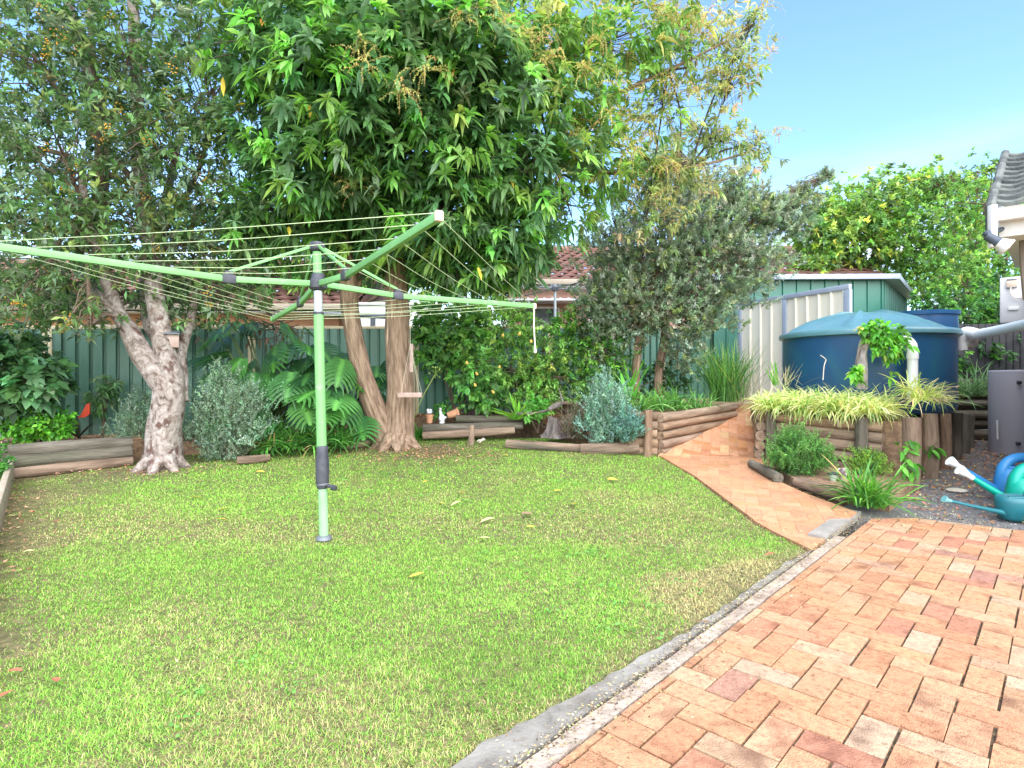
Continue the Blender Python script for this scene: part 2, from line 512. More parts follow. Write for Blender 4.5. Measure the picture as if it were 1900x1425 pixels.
# ================================================================== ground, lawn, patio
SOIL = mat('soil', [(.13, .08, .05), (.27, .165, .10), (.40, .26, .15)], rough=.95, scale=14, detail=8, bump=.6, bscale=60)
LAWNB = mat('lawn_base', [(.06, .05, .022), (.13, .12, .045), (.24, .17, .095)], rough=.95, scale=22, detail=8, bump=.5, bscale=80)
SAND = mat('joint_sand', [(.022, .016, .01), (.07, .05, .03), (.22, .16, .08)], rough=.95, scale=30, bump=.4)
EARTH = mat('earth', [(.06, .09, .03), (.14, .13, .07)], rough=.95, scale=1.5, bump=.3)

g = Geo().add([[-150, -60, -.35], [150, -60, -.35], [150, 240, -.35], [-150, 240, -.35]], [[0, 1, 2, 3]])
tag(g.build('ground', EARTH), 'earth under the yard and the neighbouring land', kind='structure')

KA = np.array([.058, 1.787]); KB = np.array([3.02, 4.97])            # the kerb runs straight along the brick courses
kd = (KB - KA) / np.linalg.norm(KB - KA); kn = np.array([-kd[1], kd[0]])   # kn points to the lawn
K0 = KA - kd * 3.0


def kp(s, o): return K0 + kd * s + kn * o                             # s along the kerb, o to the lawn side


path_left = [gp(*p)[:2] for p in ((1232, 848), (1290, 885), (1350, 933), (1400, 968), (1450, 995), (1505, 1022))]
path_right = [gp(*p)[:2] for p in ((1402, 850), (1432, 888), (1490, 915), (1545, 935), (1606, 962))]
lawn_P = [(-9, .3), tuple(kp(1.3, .1)), tuple(kp(6.2, .12)), tuple(kp(6.2, .12) + np.array([.0, .03]))] + [tuple(p) for p in path_left[::-1]] + [(1.75, 7.95), (1.2, 9.2), (-9.5, 9.2)]
lawn_P = [lawn_P[0], lawn_P[1], tuple(path_left[-1] - np.array([.05, .05]))] + [tuple(p) for p in path_left[::-1]] + [(1.75, 8.2), (1.2, 9.4), (-9.5, 9.4)]
tag(sheet(lawn_P, lambda x, y: G(x, y) - .012, .25, .3).build('lawn', LAWNB), 'worn back lawn rising gently to the garden beds', kind='structure')


def near_poly_edge(x, y, P, lim):
    d = np.full(len(x), 9.)
    for i in range(len(P) - 1):
        a = np.array(P[i]); b = np.array(P[i + 1]); e = b - a; t = (((x - a[0]) * e[0] + (y - a[1]) * e[1]) / (e @ e)).clip(0, 1)
        d = np.minimum(d, np.hypot(x - a[0] - t * e[0], y - a[1] - t * e[1]))
    return d


# grass: every blade is real; longer and thinner near the camera
r = rng(11)
grass = Geo()
for y0, y1, dens, wmul in ((.9, 2.6, 38000, .66), (2.6, 4.2, 24000, .85), (4.2, 6.2, 13000, 1.25), (6.2, 9.3, 7000, 1.9)):
    x0, x1 = -.95 * y1 - .4, 3.6
    n = int((x1 - x0) * (y1 - y0) * dens)
    x = r.uniform(x0, x1, n); y = r.uniform(y0, y1, n)
    ok = inpoly(x - .04 * (y > 4), y + .01 * (y > 4), lawn_P) & (x / y > -.95) & (x > -7)
    x, y = x[ok], y[ok]
    dk = near_poly_edge(x, y, [kp(2, .0), kp(7.5, .0)], 1)            # distance to the kerb
    dp = near_poly_edge(x, y, path_left, 1)
    bare = fbm(x, y, 1.1, 5); fine = fbm(x, y, 4.5, 9)
    left = np.clip((-x - .62 * y - .15) / 1.4, 0, 1)                         # thinner, drier to the left
    shade = np.clip(1 - np.hypot(x + 1.2, (y - 8.2) * 1.1) / 1.6, 0, 1) + np.clip(1 - np.hypot(x + 4.4, y - 6.9) / 1.3, 0, 1)   # bare under the trees
    kerbdry = np.clip(1 - dk / (.12 + .35 * fbm(x, y, 1.7, 31)), 0, 1)
    keep = r.random(len(x)) < (.35 + .95 * fine - .35 * left * (bare > .45) - .9 * shade * (fine < .70) - .62 * np.clip((-x - .84 * y + .30) / .5, 0, 1) * (y > 2.5) * (fine < .6) - .5 * kerbdry).clip(.05, 1)
    keep &= (dk > .07 + .07 * fbm(x, y, 3.1, 77) + .10 * np.clip((2.6 - y) / .9, 0, 1)) & (dp > .03 * r.random(len(x)))
    x, y, bare, fine, left, kerbdry = (a[keep] for a in (x, y, bare, fine, left, kerbdry)); n = len(x)
    straw = np.clip(1 - np.hypot(x - 1.15, y - 3.25) / .5, 0, 1) + np.clip(1 - np.hypot(x - 1.55, y - 3.6) / .35, 0, 1)
    dry = (r.random(n) < (.05 + .75 * np.clip(bare - .50, 0, 1) * 2.4 + .34 * left + .9 * kerbdry + 1.6 * straw)).astype(bool)
    c = palette(r, n, [(.13, .30, .035), (.20, .37, .055), (.095, .235, .03), (.30, .41, .085)], [4, 4, 1.6, 2.2], .16)
    c = c * (.80 + .55 * fbm(x, y, .9, 41))[:, None] * (1 - .28 * left)[:, None]
    c[dry] = palette(r, dry.sum(), [(.38, .37, .14), (.34, .26, .13), (.42, .40, .19), (.24, .17, .09)], [4, 2, 2, 1], .2) if dry.any() else c[dry]
    P = np.stack([x, y, G(x, y) - .012], 1)
    ln = r.uniform(.010, .027, n) * (1 + .25 * (fine - .5)) * (1 - .35 * left)
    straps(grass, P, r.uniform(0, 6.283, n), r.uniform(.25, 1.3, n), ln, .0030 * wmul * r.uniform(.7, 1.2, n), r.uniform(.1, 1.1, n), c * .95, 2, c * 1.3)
m = 150; wx = r.uniform(-4.5, 1.6, m); wy = r.uniform(1.4, 7.5, m); ok = inpoly(wx, wy, lawn_P) & (fbm(wx, wy, 1.3, 61) > .47); wx, wy = wx[ok], wy[ok]; m = len(wx)
P = np.repeat(np.c_[wx, wy, G(wx, wy) + .006], 16, 0) + r.normal(0, .035, (m * 16, 3)) * [1, 1, .08]
leaves(grass, P, np.c_[r.normal(0, 1, (m * 16, 2)), r.uniform(.05, .5, m * 16)], .018, .014, palette(r, m * 16, [(.10, .27, .05), (.15, .33, .07)], [1, 1], .15), r, OVAL, .2, .3)
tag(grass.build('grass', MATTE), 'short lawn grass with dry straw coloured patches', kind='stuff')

# ---- brick paving: 90 degree herringbone, every brick cut against its border
BRICK = mat('clay_brick', [(.42, .38, .36), (.84, .81, .80), (1.0, 1.0, 1.0), (1.16, 1.13, 1.10)], rough=.9, scale=46, detail=12, bump=.5, bscale=160, attr=True, spec=.15,
            spots=(6.5, .53, .74, (.50, .43, .44)), pos=[.30, .41, .55, .70])
UB = .1177; PHI = .757; BC, BS = math.cos(PHI), math.sin(PHI)


def herringbone(geo, H, zf, ax, org, cols, wts, r, u=UB, joint=.0075, top=.012, drop=.03, jit=.0009, sub=False):
    ca, sa = ax
    mnx, mxx = min(h[0] for h in H), max(h[0] for h in H); mny, mxy = min(h[1] for h in H), max(h[1] for h in H)
    S = int(max(mxx - mnx, mxy - mny) / u * 1.5) + 6
    ctr = np.array([(mnx + mxx) / 2, (mny + mxy) / 2])
    rel = (ctr - org) / u
    a0 = int(rel[0] * ca - rel[1] * sa); b0 = int(-rel[0] * sa - rel[1] * ca)
    for A in range(a0 - S, a0 + S):
        for Bq in range(b0 - S, b0 + S):
            if (A - Bq) % 4: continue
            for (x0, y0, x1, y1) in ((A, Bq, A + 2, Bq + 1), (A + 2, Bq - 1, A + 3, Bq + 1)):
                j = joint / u / 2
                R = [(x0 + j, y0 + j), (x1 - j, y0 + j), (x1 - j, y1 - j), (x0 + j, y1 - j)]
                k = r.normal(0, .012, 2)
                Wp = [(org[0] + u * ((a + k[0]) * ca - (b + k[1]) * sa), org[1] + u * (-(a + k[0]) * sa - (b + k[1]) * ca)) for a, b in R][::-1]
                cx_ = sum(p[0] for p in Wp) / 4; cy_ = sum(p[1] for p in Wp) / 4
                if not (mnx - .3 < cx_ < mxx + .3 and mny - .3 < cy_ < mxy + .3): continue
                Q = clip_poly(Wp, H)
                if len(Q) < 3: continue
                ar = .5 * sum(Q[i][0] * Q[(i + 1) % len(Q)][1] - Q[(i + 1) % len(Q)][0] * Q[i][1] for i in range(len(Q)))
                if ar < 4e-4: continue
                m = len(Q); c = np.mean(Q, 0); q = np.array(Q); d = q - c
                ins = c + d * (1 - .0026 / np.maximum(np.linalg.norm(d, axis=1, keepdims=True), .01))
                dz = r.normal(0, jit); tl = r.normal(0, .004, 2)
                zt = zf(q[:, 0], q[:, 1]) + top + dz + d @ tl
                V = np.vstack([np.c_[q, zt - drop], np.c_[q, zt - .0022], np.c_[ins, zt]])
                Fs = [[i, (i + 1) % m, m + (i + 1) % m, m + i] for i in range(m)] + [[m + i, m + (i + 1) % m, 2 * m + (i + 1) % m, 2 * m + i] for i in range(m)] + [list(range(2 * m, 3 * m))]
                col = palette(r, 1, cols, wts, .055, .014)[0]
                tc = V + np.array([r.random() * 50, r.random() * 50, 0])
                geo.add(V, Fs, col, tc)
    return geo


BR_C = [(.49, .262, .146), (.50, .285, .168), (.47, .235, .132), (.49, .31, .195), (.43, .205, .13), (.40, .215, .155), (.47, .33, .22)]
BR_W = [6, 6, 4, 2.6, 1.3, .6, .9]
far_a = gp(1606, 957)[:2]; far_b = gp(1700, 957)[:2]; far_c = gp(1905, 980)[:2]
adir = np.array([BC, -BS])
patH = [tuple(kp(1.2, -.055)), tuple(kp(1.2, -.055) + adir * 6), tuple(far_c + adir * 1.2), tuple(far_b), tuple(kp(7.30, -.055))]
H2 = patH
pb = herringbone(Geo(), H2, lambda x, y: 0 * x, (BC, BS), np.array([8.2717 * UB, 20.969 * UB]), BR_C, BR_W, rng(21))
# the brick material reads per-brick coordinates, so no two bricks repeat
for m_ in (BRICK,):
    at_ = m_.node_tree.nodes.new('ShaderNodeAttribute'); at_.attribute_name = 'tc'
    mpn = [n for n in m_.node_tree.nodes if n.type == 'MAPPING'][0]
    m_.node_tree.links.new(at_.outputs['Vector'], mpn.inputs['Vector'])
tag(sheet(patH, lambda x, y: 0 * x + .001, .5).build('patio_bed', SAND), 'sand bed in the patio joints', kind='structure')
tag(pb.build('patio', BRICK), 'herringbone patio of orange and buff clay bricks', kind='structure')


# path of sanded bricks, then the brick ramp between the log walls
def ramp_t(x, y):
    x = np.asarray(x, float); y = np.asarray(y, float)
    return np.clip((y - 7.72 - .04 * (x - 2)) / 1.75, 0, 1.0)


def PZ(x, y):
    t = ramp_t(x, y)
    return G(x, y) * (t < .0001) + (t >= .0001) * (G(x, 7.75) + (.74 - G(x, 7.75)) * t)


PBRICK = mat('sanded_brick', [(.62, .58, .55), (.92, .91, .9), (1.04, 1.04, 1.04), (1.14, 1.14, 1.14)], rough=.9, scale=17, detail=12, pos=[.30, .42, .55, .70], bump=.4, bscale=70, attr=True, spec=.15, spots=(2.4, .44, .66, (1.06, 1.10, 1.06)))
pH = [tuple(p) for p in (path_left[0], path_left[1], path_left[3], path_left[5], kp(6.42, .02), kp(7.25, .02), gp(1600, 958)[:2] + np.array([.02, .05]), path_right[2], path_right[1] + np.array([.05, 0]), path_right[0] + np.array([.03, .05]))][0:]


def hull(P):
    P = sorted(set((round(p[0], 5), round(p[1], 5)) for p in P)); lo = []; up = []
    cr = lambda o, a, b: (a[0] - o[0]) * (b[1] - o[1]) - (a[1] - o[1]) * (b[0] - o[0])
    for p in P:
        while len(lo) > 1 and cr(lo[-2], lo[-1], p) <= 0: lo.pop()
        lo.append(p)
    for p in P[::-1]:
        while len(up) > 1 and cr(up[-2], up[-1], p) <= 0: up.pop()
        up.append(p)
    return lo[:-1] + up[:-1]


def ccw(P):
    a = sum(P[i][0] * P[(i + 1) % len(P)][1] - P[(i + 1) % len(P)][0] * P[i][1] for i in range(len(P)))
    return P if a > 0 else P[::-1]


rampP = ccw([(1.93, 7.70), (3.24, 7.62), (3.52, 8.4), (3.99, 9.75), (3.40, 9.6), (3.36, 8.93)])
flat_parts = [ccw([tuple(path_left[0]), tuple(path_left[1]), tuple(path_right[1]), (3.26, 7.60), (1.95, 7.69)]),
              ccw([tuple(path_left[1]), tuple(path_left[3]), tuple(path_right[2]), tuple(path_right[1])]),
              ccw([tuple(path_left[3]), tuple(path_left[5]), tuple(kp(6.47, .1)), tuple(kp(7.30, .1)), tuple(gp(1590, 952)[:2]), tuple(path_right[2])])]
PB_C = [(.47, .225, .13), (.48, .245, .142), (.41, .185, .09), (.45, .28, .15), (.37, .165, .09)]
pg_ = Geo()
for k, Hh in enumerate(flat_parts + [rampP]):
    herringbone(pg_, hull(Hh), PZ, (math.cos(.35), math.sin(.35)), np.array([1.0, 6.0]), PB_C if k == 3 else PB_C[:2] + [(.44, .225, .12)], [4, 4, 3, 3, 2][:5 if k == 3 else 3], rng(31 + k), top=.010, jit=.0006)
for n_ in (PBRICK,):
    at_ = n_.node_tree.nodes.new('ShaderNodeAttribute'); at_.attribute_name = 'col'
pathbed = Geo()
for k_, Hh in enumerate(flat_parts + [rampP]):
    gq = sheet(hull(Hh), lambda x, y: PZ(x, y) + (.0085 if k_ < 3 else .006), .1)
    for v, f, c in zip(gq.V, [gq.F], gq.C):
        pathbed.V.append(v); pathbed.C.append(c); pathbed.T.append(v)
        for ff in f: pathbed.F.append(ff + pathbed.n)
        pathbed.n += len(v)
PSAND = mat('path_sand', [(.34, .175, .10), (.48, .25, .145)], rough=.95, scale=25, bump=.4)
tag(pathbed.build('path_bed', PSAND), 'sand between the path bricks', kind='structure')
tag(pg_.build('path', PBRICK), 'sandy brick path climbing as a ramp between the log walls', kind='structure')

# kerb: concrete mower strip, soil gap with litter, weathered timber edge
CONC = mat('concrete', [(.12, .105, .088), (.22, .20, .172), (.31, .285, .25)], rough=.9, scale=5, detail=9, bump=.25, bscale=90, spots=(9, .58, .72, (.17, .14, .11)))
def strip(s0, s1, o0, o1, z, n, seed, th=.08, wav=.02):
    r = rng(seed); V = []; 
    ss = np.linspace(s0, s1, n)
    for i, s in enumerate(ss):
        a = kp(s, o0); e = wav * ((fbm(np.array([s]), np.array([0.]), 2.2, seed)[0] - .5) * 2 + (fbm(np.array([s]), np.array([3.]), 14, seed)[0] - .5))
        b = kp(s, (o1(s) if callable(o1) else o1) + e)
        V += [[*a, z - th], [*a, z], [*b, z], [*b, z - th]]
    Fs = []
    for i in range(n - 1):
        k = i * 4
        for q in range(3): Fs.append([k + q, k + q + 1, k + 5 + q, k + 4 + q])
    Fs += [[0, 1, 2, 3], [4 * (n - 1) + q for q in (3, 2, 1, 0)]]
    return Geo().add(V, [f[::-1] for f in Fs])
tag(strip(1.2, 6.02, .045, lambda s: float(np.interp(s, [1.2, 3, 3.6, 4.2, 5, 5.6, 6.02], [.26, .165, .12, .098, .088, .085, .06])), .004, 220, 3, wav=.03).build('kerb', CONC), 'narrow concrete mowing strip beside the lawn', kind='structure')
tb = strip(1.2, 6.5, -.045, .02, .013, 80, 5, .06, .008)
OLDT = mat('old_timber', [(.20, .145, .11), (.37, .29, .23), (.46, .38, .31)], rough=.9, scale=9, detail=9, bump=.7, bscale=40, stretch=(1, 1, 4))
tag(tb.build('timber_edge', OLDT), 'weathered split timber edge between patio and mowing strip', kind='structure')
SLABM = mat('slab_stone', [(.22, .20, .18), (.33, .30, .26)], rough=.9, scale=8, bump=.3, bscale=80)
sl = strip(6.35, 7.45, .055, .175, .03, 30, 8, .06, .012)
c0 = kp(6.9, .1)
single(sl, 'kerb_slab', SLABM, 'grey tapered kerb slab across the foot of the brick path', 'slab', (c0[0], c0[1], 0))
# dry seeds and leaf bits in the kerb gap and joints
r = rng(77); n = 5200
s = r.uniform(1.2, 7.4, n); o = r.normal(.034, .028, n)
o = np.where(r.random(n) < .35, r.normal(-.07, .09, n), o); o = np.where((s > 6.0) & (r.random(n) < .6), r.normal(.0, .06, n), o)
xy = K0 + kd * s[:, None] + kn * o[:, None]
P = np.c_[xy, np.where(np.abs(o + .01) < .035, .016, .013)]
dd = np.c_[r.normal(0, 1, (n, 2)), r.normal(0, .1, n)]
lt = Geo(); leaves(lt, P, dd, r.uniform(.006, .018, n), r.uniform(.003, .007, n), palette(r, n, [(.35, .26, .13), (.52, .42, .24), (.12, .08, .05), (.30, .32, .12)], [3, 3, 3, 1]), r, SMALL, 0, .4)
n = 9000; x = r.uniform(1.7, 3.9, n); y = r.uniform(4.4, 7.9, n)
ok = (inpoly(x, y, hull(flat_parts[0])) | inpoly(x, y, hull(flat_parts[1] + flat_parts[2]))) & (r.random(n) < .12 + 1.1 * np.clip(1 - near_poly_edge(x, y, path_left, 1) / .14, 0, 1) + 1.1 * np.clip(1 - near_poly_edge(x, y, path_right, 1) / .22, 0, 1)); x, y = x[ok], y[ok]; n = len(x)
leaves(lt, np.c_[x, y, PZ(x, y) + .018], np.c_[r.normal(0, 1, (n, 2)), r.normal(0, .1, n)], r.uniform(.006, .02, n), r.uniform(.003, .008, n), palette(r, n, [(.5, .38, .2), (.3, .2, .1), (.15, .1, .06)], [3, 2, 1]), r, SMALL, 0, .4)
n = 420; x = r.uniform(3.0, 3.9, n); y = r.uniform(4.45, 5.1, n)
leaves(lt, np.c_[x, y, np.full(n, .014)], np.c_[r.normal(0, 1, (n, 2)), r.normal(0, .1, n)], r.uniform(.008, .022, n), r.uniform(.004, .009, n), palette(r, n, [(.5, .42, .24), (.3, .3, .1), (.25, .17, .09)], [3, 2, 1]), r, SMALL, 0, .4)
n = 1500; x = r.uniform(-6, 2.2, n); y = r.uniform(1.3, 8.2, n); ok = inpoly(x, y, lawn_P) & (np.abs(x) < .95 * y); x, y = x[ok], y[ok]; n = len(x)
leaves(lt, np.c_[x, y, G(x, y) + r.uniform(.004, .016, n)], np.c_[r.normal(0, 1, (n, 2)), r.normal(0, .3, n)], r.uniform(.008, .03, n), r.uniform(.003, .009, n), palette(r, n, [(.45, .34, .18), (.25, .15, .09), (.55, .50, .25)], [3, 2, 1]), r, SMALL, 0, .4)
tag(lt.build('leaf_litter', MATTE), 'dry leaf crumbs and seeds along the kerb and path', kind='stuff')

# gravel yard by the water heater
GRAV = mat('gravel', [(.10, .095, .10), (.19, .18, .18), (.30, .27, .25)], rough=.95, scale=70, detail=4, bump=.9, bscale=110)
gvP = [tuple(far_b + np.array([-.75, .12])), tuple(far_b), tuple(far_c), tuple(far_c + adir * 1.4), (9.5, 4.2), (11, 12.5), (7.2, 12.5), (6.4, 8.9), (4.9, 7.0), (4.0, 6.2)]
tag(sheet(gvP, lambda x, y: GR(x, y) - .006 + .012 * (fbm(x, y, 5, 3) - .5), .2, .3).build('gravel', GRAV), 'dark gravel yard beside the patio', kind='structure')
r = rng(91); n = 9000
x = r.uniform(3.4, 8.8, n); y = 4.4 + 5.2 * r.random(n) ** 1.4; ok = inpoly(x, y, gvP); x, y = x[ok], y[ok]; n = len(x)
TET = (np.array([[-.5, -.4, 0], [.5, -.45, .05], [.35, .5, 0], [-.4, .45, .1], [0, 0, .55]]), np.array([[0, 1, 4], [1, 2, 4], [2, 3, 4], [3, 0, 4]]))
gs = Geo(); sz = r.uniform(.008, .02, n)
leaves(gs, np.c_[x, y, GR(x, y) - .002], np.c_[r.normal(0, 1, (n, 2)), np.zeros(n)], sz, sz, palette(r, n, [(.20, .19, .20), (.11, .105, .11), (.34, .32, .30)], [4, 4, 2]), r, TET, 0, .1)
tag(gs.build('gravel_stones', TINT), 'loose dark and pale gravel chips', kind='stuff')
n = 6500; x = r.uniform(3.6, 8.2, n); y = r.uniform(4.7, 9.6, n)
wgt = np.clip(1.25 - np.abs((x - 4.5) * .72 - (y - 6.5) * .69 + .0) / 1.3, .14, 1); ok = inpoly(x, y, gvP) & (r.random(n) < wgt); x, y = x[ok], y[ok]; n = len(x)
gl = Geo(); leaves(gl, np.c_[x, y, GR(x, y) + r.uniform(.006, .02, n)], np.c_[r.normal(0, 1, (n, 2)), r.normal(0, .25, n)], r.uniform(.03, .075, n), r.uniform(.012, .026, n),
                   palette(r, n, [(.33, .16, .09), (.42, .24, .13), (.20, .10, .06), (.50, .38, .20), (.36, .30, .08)], [4, 3, 3, 1.5, 1]), r, SMALL, -.1, .5)
tag(gl.build('fallen_leaf_litter', MATTE), 'brown leaf litter blown against the short timber posts', kind='stuff')

# ================================================================== garden beds
def fence_pt(t):
    D = 8.3 * (1 + .122 * t); return np.array([((90 + 434 * t) / (1 + .122 * t) - CX) / F * D, D, CZ + 92 / F * D])
bed_front = [((-420, 905), .30), ((-150, 895), .30), ((40, 882), .29), ((245, 856), .27), ((330, 842), .18), ((445, 842), .10), ((560, 832), .09), ((640, 820), .08),
             ((700, 806), .06), ((775, 800), .27), ((905, 795), .27), ((968, 795), .24), ((1050, 818), .12), ((1120, 829), .13), ((1192, 833), .20)]
fr = []
for (px, py), dz in bed_front:
    p = gp(px, max(py, 760)); fr.append([p[0], p[1], float(G(p[0], p[1])) + dz])
fr = np.array(fr); ts = np.linspace(0, 1, len(fr))
tt = np.linspace(0, 1, 150)
frd = np.stack([np.interp(tt, ts, fr[:, k]) for k in range(3)], 1)
r_ = 16
bedV = []
for i, f in enumerate(frd):
    t0 = np.interp(f[0] + (f[1] - 8.3) * .25, [fence_pt(k)[0] for k in (-2, 0, 1, 2, 3, 4)], [-2, 0, 1, 2, 3, 4])
    bk = fence_pt(t0); zb = np.interp(f[0], [-7, -4, -1, .5, 1.8], [.36, .36, .40, .50, .72])
    for j in range(r_):
        u = j / (r_ - 1); q = f * (1 - u) + np.array([bk[0], bk[1] + .15, 0]) * u
        q[2] = f[2] + (zb - f[2]) * min(1, u * 1.5) + .05 * (fbm(np.array([q[0]]), np.array([q[1]]), 2.5, 8)[0] - .5) * (1 if 0 < j else 0)
        bedV.append(q)
bedV = np.array(bedV)
idx = np.arange(150 * r_).reshape(150, r_)
q = np.stack([idx[:-1, :-1], idx[1:, :-1], idx[1:, 1:], idx[:-1, 1:]], -1).reshape(-1, 4)
bg_ = Geo().add(bedV, q)
low = frd.copy(); low[:, 2] = G(low[:, 0], low[:, 1]) - .2
bg_.add(np.vstack([frd, low]), np.array([[i, 150 + i, 151 + i, i + 1] for i in range(149)]))
tag(bg_.build('garden_soil', SOIL), 'soil and bark mulch of the garden bed along the fence', kind='structure')


def bedz(x, y):
    k = np.argmin((bedV[:, 0] - x) ** 2 + (bedV[:, 1] - y) ** 2); return float(bedV[k, 2])


r = rng(5)
n = 24000; k = np.where(r.random(n) < .6, r.integers(95, 149, n), r.integers(0, 149, n)); u = r.random(n) ** 1.5
j = np.minimum((u * (r_ - 1)).astype(int), r_ - 2)
P = bedV[idx[k, j]] * (1 - r.random((n, 1))) + bedV[idx[k + 1, j + 1]] * r.random((n, 1)); P = bedV[idx[k, j]] + (bedV[idx[k + 1, j]] - bedV[idx[k, j]]) * r.random((n, 1)) + (bedV[idx[k, j + 1]] - bedV[idx[k, j]]) * r.random((n, 1))
P[:, 2] += r.uniform(.004, .02, n)
mu_ = Geo(); leaves(mu_, P, np.c_[r.normal(0, 1, (n, 2)), r.normal(0, .25, n)], r.uniform(.025, .075, n), r.uniform(.008, .022, n),
                    palette(r, n, [(.42, .22, .11), (.50, .32, .17), (.27, .14, .08), (.55, .42, .26), (.16, .09, .05)], [4, 3, 3, 2, 2]), r, SMALL, 0, .5)
n = 1500; x = np.concatenate([r.normal(-1.25, .55, 900), r.normal(-4.35, .6, 350), r.uniform(-6.5, -3, 250)]); y = np.concatenate([r.normal(7.9, .35, 900), r.normal(6.75, .25, 350), 0 * np.ones(250)])
y[-250:] = -x[-250:] / .885 + r.normal(.18, .16, 250)
ok = (y > 3) & inpoly(x, y, lawn_P); x, y = x[ok], y[ok]; n = len(x)
leaves(mu_, np.c_[x, y, G(x, y) + r.uniform(.0, .02, n)], np.c_[r.normal(0, 1, (n, 2)), r.normal(0, .2, n)], r.uniform(.02, .06, n), r.uniform(.007, .02, n),
       palette(r, n, [(.42, .22, .13), (.50, .30, .18), (.27, .14, .08)], [4, 3, 3]), r, SMALL, 0, .5)
tag(mu_.build('bark_mulch', MATTE), 'orange brown bark chips and leaves over the beds', kind='stuff')

terr = [[(1.72, 8.0), (1.97, 7.88), (3.40, 9.12), (3.40, 9.72), (.9, 10.5)], [(.9, 10.5), (3.40, 9.72), (3.97, 9.78), (6.9, 9.6), (9, 15.5), (.2, 15.5)],
        [(3.27, 7.62), (4.20, 6.66), (4.42, 6.42), (4.74, 6.78), (5.4, 7.4), (6.1, 8.15), (6.6, 8.7), (6.9, 9.6), (3.97, 9.78)]]
tg = Geo()
for tp in terr:
    q_ = sheet(tp, lambda x, y: .70 + .02 * (fbm(x, y, 3, 2) - .5) + .012 * np.maximum(0, y - 9), .25, .7)
    for v, c in zip(q_.V, q_.C): tg.V.append(v); tg.C.append(c); tg.T.append(v)
    for ff in q_.F: tg.F.append(ff + tg.n)
    tg.n += q_.n
tag(tg.build('upper_terrace', SOIL), 'raised soil terrace behind the log walls', kind='structure')

# ================================================================== fence
FG = mat('fence_green', [(.07, .17, .125), (.095, .215, .16)], rough=.42, scale=1.2, detail=8, spec=.5, spots=(2.5, .58, .80, (.10, .15, .12)), stretch=(1, 1, .3))
CREAM = mat('cream_steel', [(.52, .43, .27), (.60, .51, .34)], rough=.5, scale=2, spec=.4)
f0 = fence_pt(-1.2)
fence = thing('colorbond_fence'.replace('colorbond', 'metal'), 'green ribbed metal fence with cream posts and rail behind the beds', 'fence', (f0[0], f0[1], 0))
fdir = fence_pt(1) - fence_pt(0); fdir[2] = 0; fdir /= np.linalg.norm(fdir); fnor = np.array([fdir[1], -fdir[0], 0])
tsq = [-1.2, -.1, 0, 1, 2, 3, 4, 4.55]
tsq = [-2, -1, 0, 1, 2, 3, 4, 4.55]
for a, b in zip(tsq[:-1], tsq[1:]):
    pa, pb_ = fence_pt(a), fence_pt(b); Ln = np.linalg.norm((pb_ - pa)[:2]); per = .165; n = int(Ln / per)
    prof = []
    for k in range(n):
        for (u, o) in ((0, 0), (.16, 0), (.26, .042), (.5, .036), (.74, .042), (.94, .042)): prof.append(((k + u) * Ln / n, o))
    prof.append((Ln, 0)); V = []
    for u, o in prof:
        p = pa + (pb_ - pa) * (u / Ln) + fnor * o
        V += [[p[0], p[1], p[2] - 2.1], [p[0], p[1], p[2] - .02]]
    Fs = [[2 * i, 2 * i + 2, 2 * i + 3, 2 * i + 1] for i in range(len(prof) - 1)]
    Geo().add(V, Fs).build('ribbed_panel', FG, fence)
    rl = Geo(); beam(rl, pa + np.array([0, 0, 0]), pb_, .06, .05, .006); rl.build('top_rail', CREAM, fence)
for t in tsq:
    p = fence_pt(t); g = Geo()
    c_ = p + fnor * .035; ang = math.atan2(fdir[1], fdir[0])
    box(g, (c_[0] - fdir[0] * .03, c_[1] - fdir[1] * .03, c_[2] - 1.03), (.05, .05, 2.02), ang, .006)
    box(g, (c_[0] + fdir[0] * .03, c_[1] + fdir[1] * .03, c_[2] - 1.03), (.05, .045, 2.02), ang, .006)
    g.build('post', CREAM, fence)

# ================================================================== neighbouring houses
RT = mat('roof_tile', [(.17, .085, .07), (.24, .125, .10), (.13, .065, .055)], rough=.8, scale=3, detail=8, bump=.3, bscale=20, attr=True)
PINK = mat('pink_brick', [(.50, .27, .20), (.58, .36, .28)], rough=.9, scale=2.5, bump=.3, bscale=30)
SALM = mat('salmon_brick', [(.55, .25, .13), (.62, .34, .2)], rough=.9, scale=2.5, bump=.3, bscale=30)
TRIMC = mat('house_trim', [(.36, .29, .22), (.42, .34, .26)], rough=.6, scale=3)
GLASS = mat('window_glass', (.05, .06, .07), rough=.1, spec=.8)
WHITE = mat('white_paint', [(.74, .72, .69), (.80, .78, .75)], rough=.55, scale=5)


def tile_roof(geo, e0, e1, back, rise, du=.30, dv=.33):
    """tiled slope: eave from e0 to e1, going 'back' (vector) and rising"""
    e0 = np.asarray(e0, float); e1 = np.asarray(e1, float); back = np.asarray(back, float)
    Ln = np.linalg.norm(e1 - e0); nu = int(Ln / du) * 4; n = int(np.hypot(np.linalg.norm(back), rise) / dv)
    nm = np.cross(e1 - e0, back + UP * rise); nm /= np.linalg.norm(nm)
    for k in range(n):
        V = []
        for i in range(nu + 1):
            w = .035 * abs(math.sin(i * PI / 4 + (k % 2) * PI / 2)); p = e0 + (e1 - e0) * i / nu
            a = p + (back + UP * rise) * (k / n) + nm * (.075 + w); b = p + (back + UP * rise) * ((k + 1.08) / n) + nm * (.01 + w); l = a - nm * .05
            V += [l, a, b]
        m = 3; Fs = []
        for i in range(nu):
            Fs += [[m * i, m * i + 3, m * i + 4, m * i + 1], [m * i + 1, m * i + 4, m * i + 5, m * i + 2]]
        geo.add(V, Fs, np.array([1, 1, 1]) * (.9 + .2 * ((k * 37) % 7) / 7))
    return geo


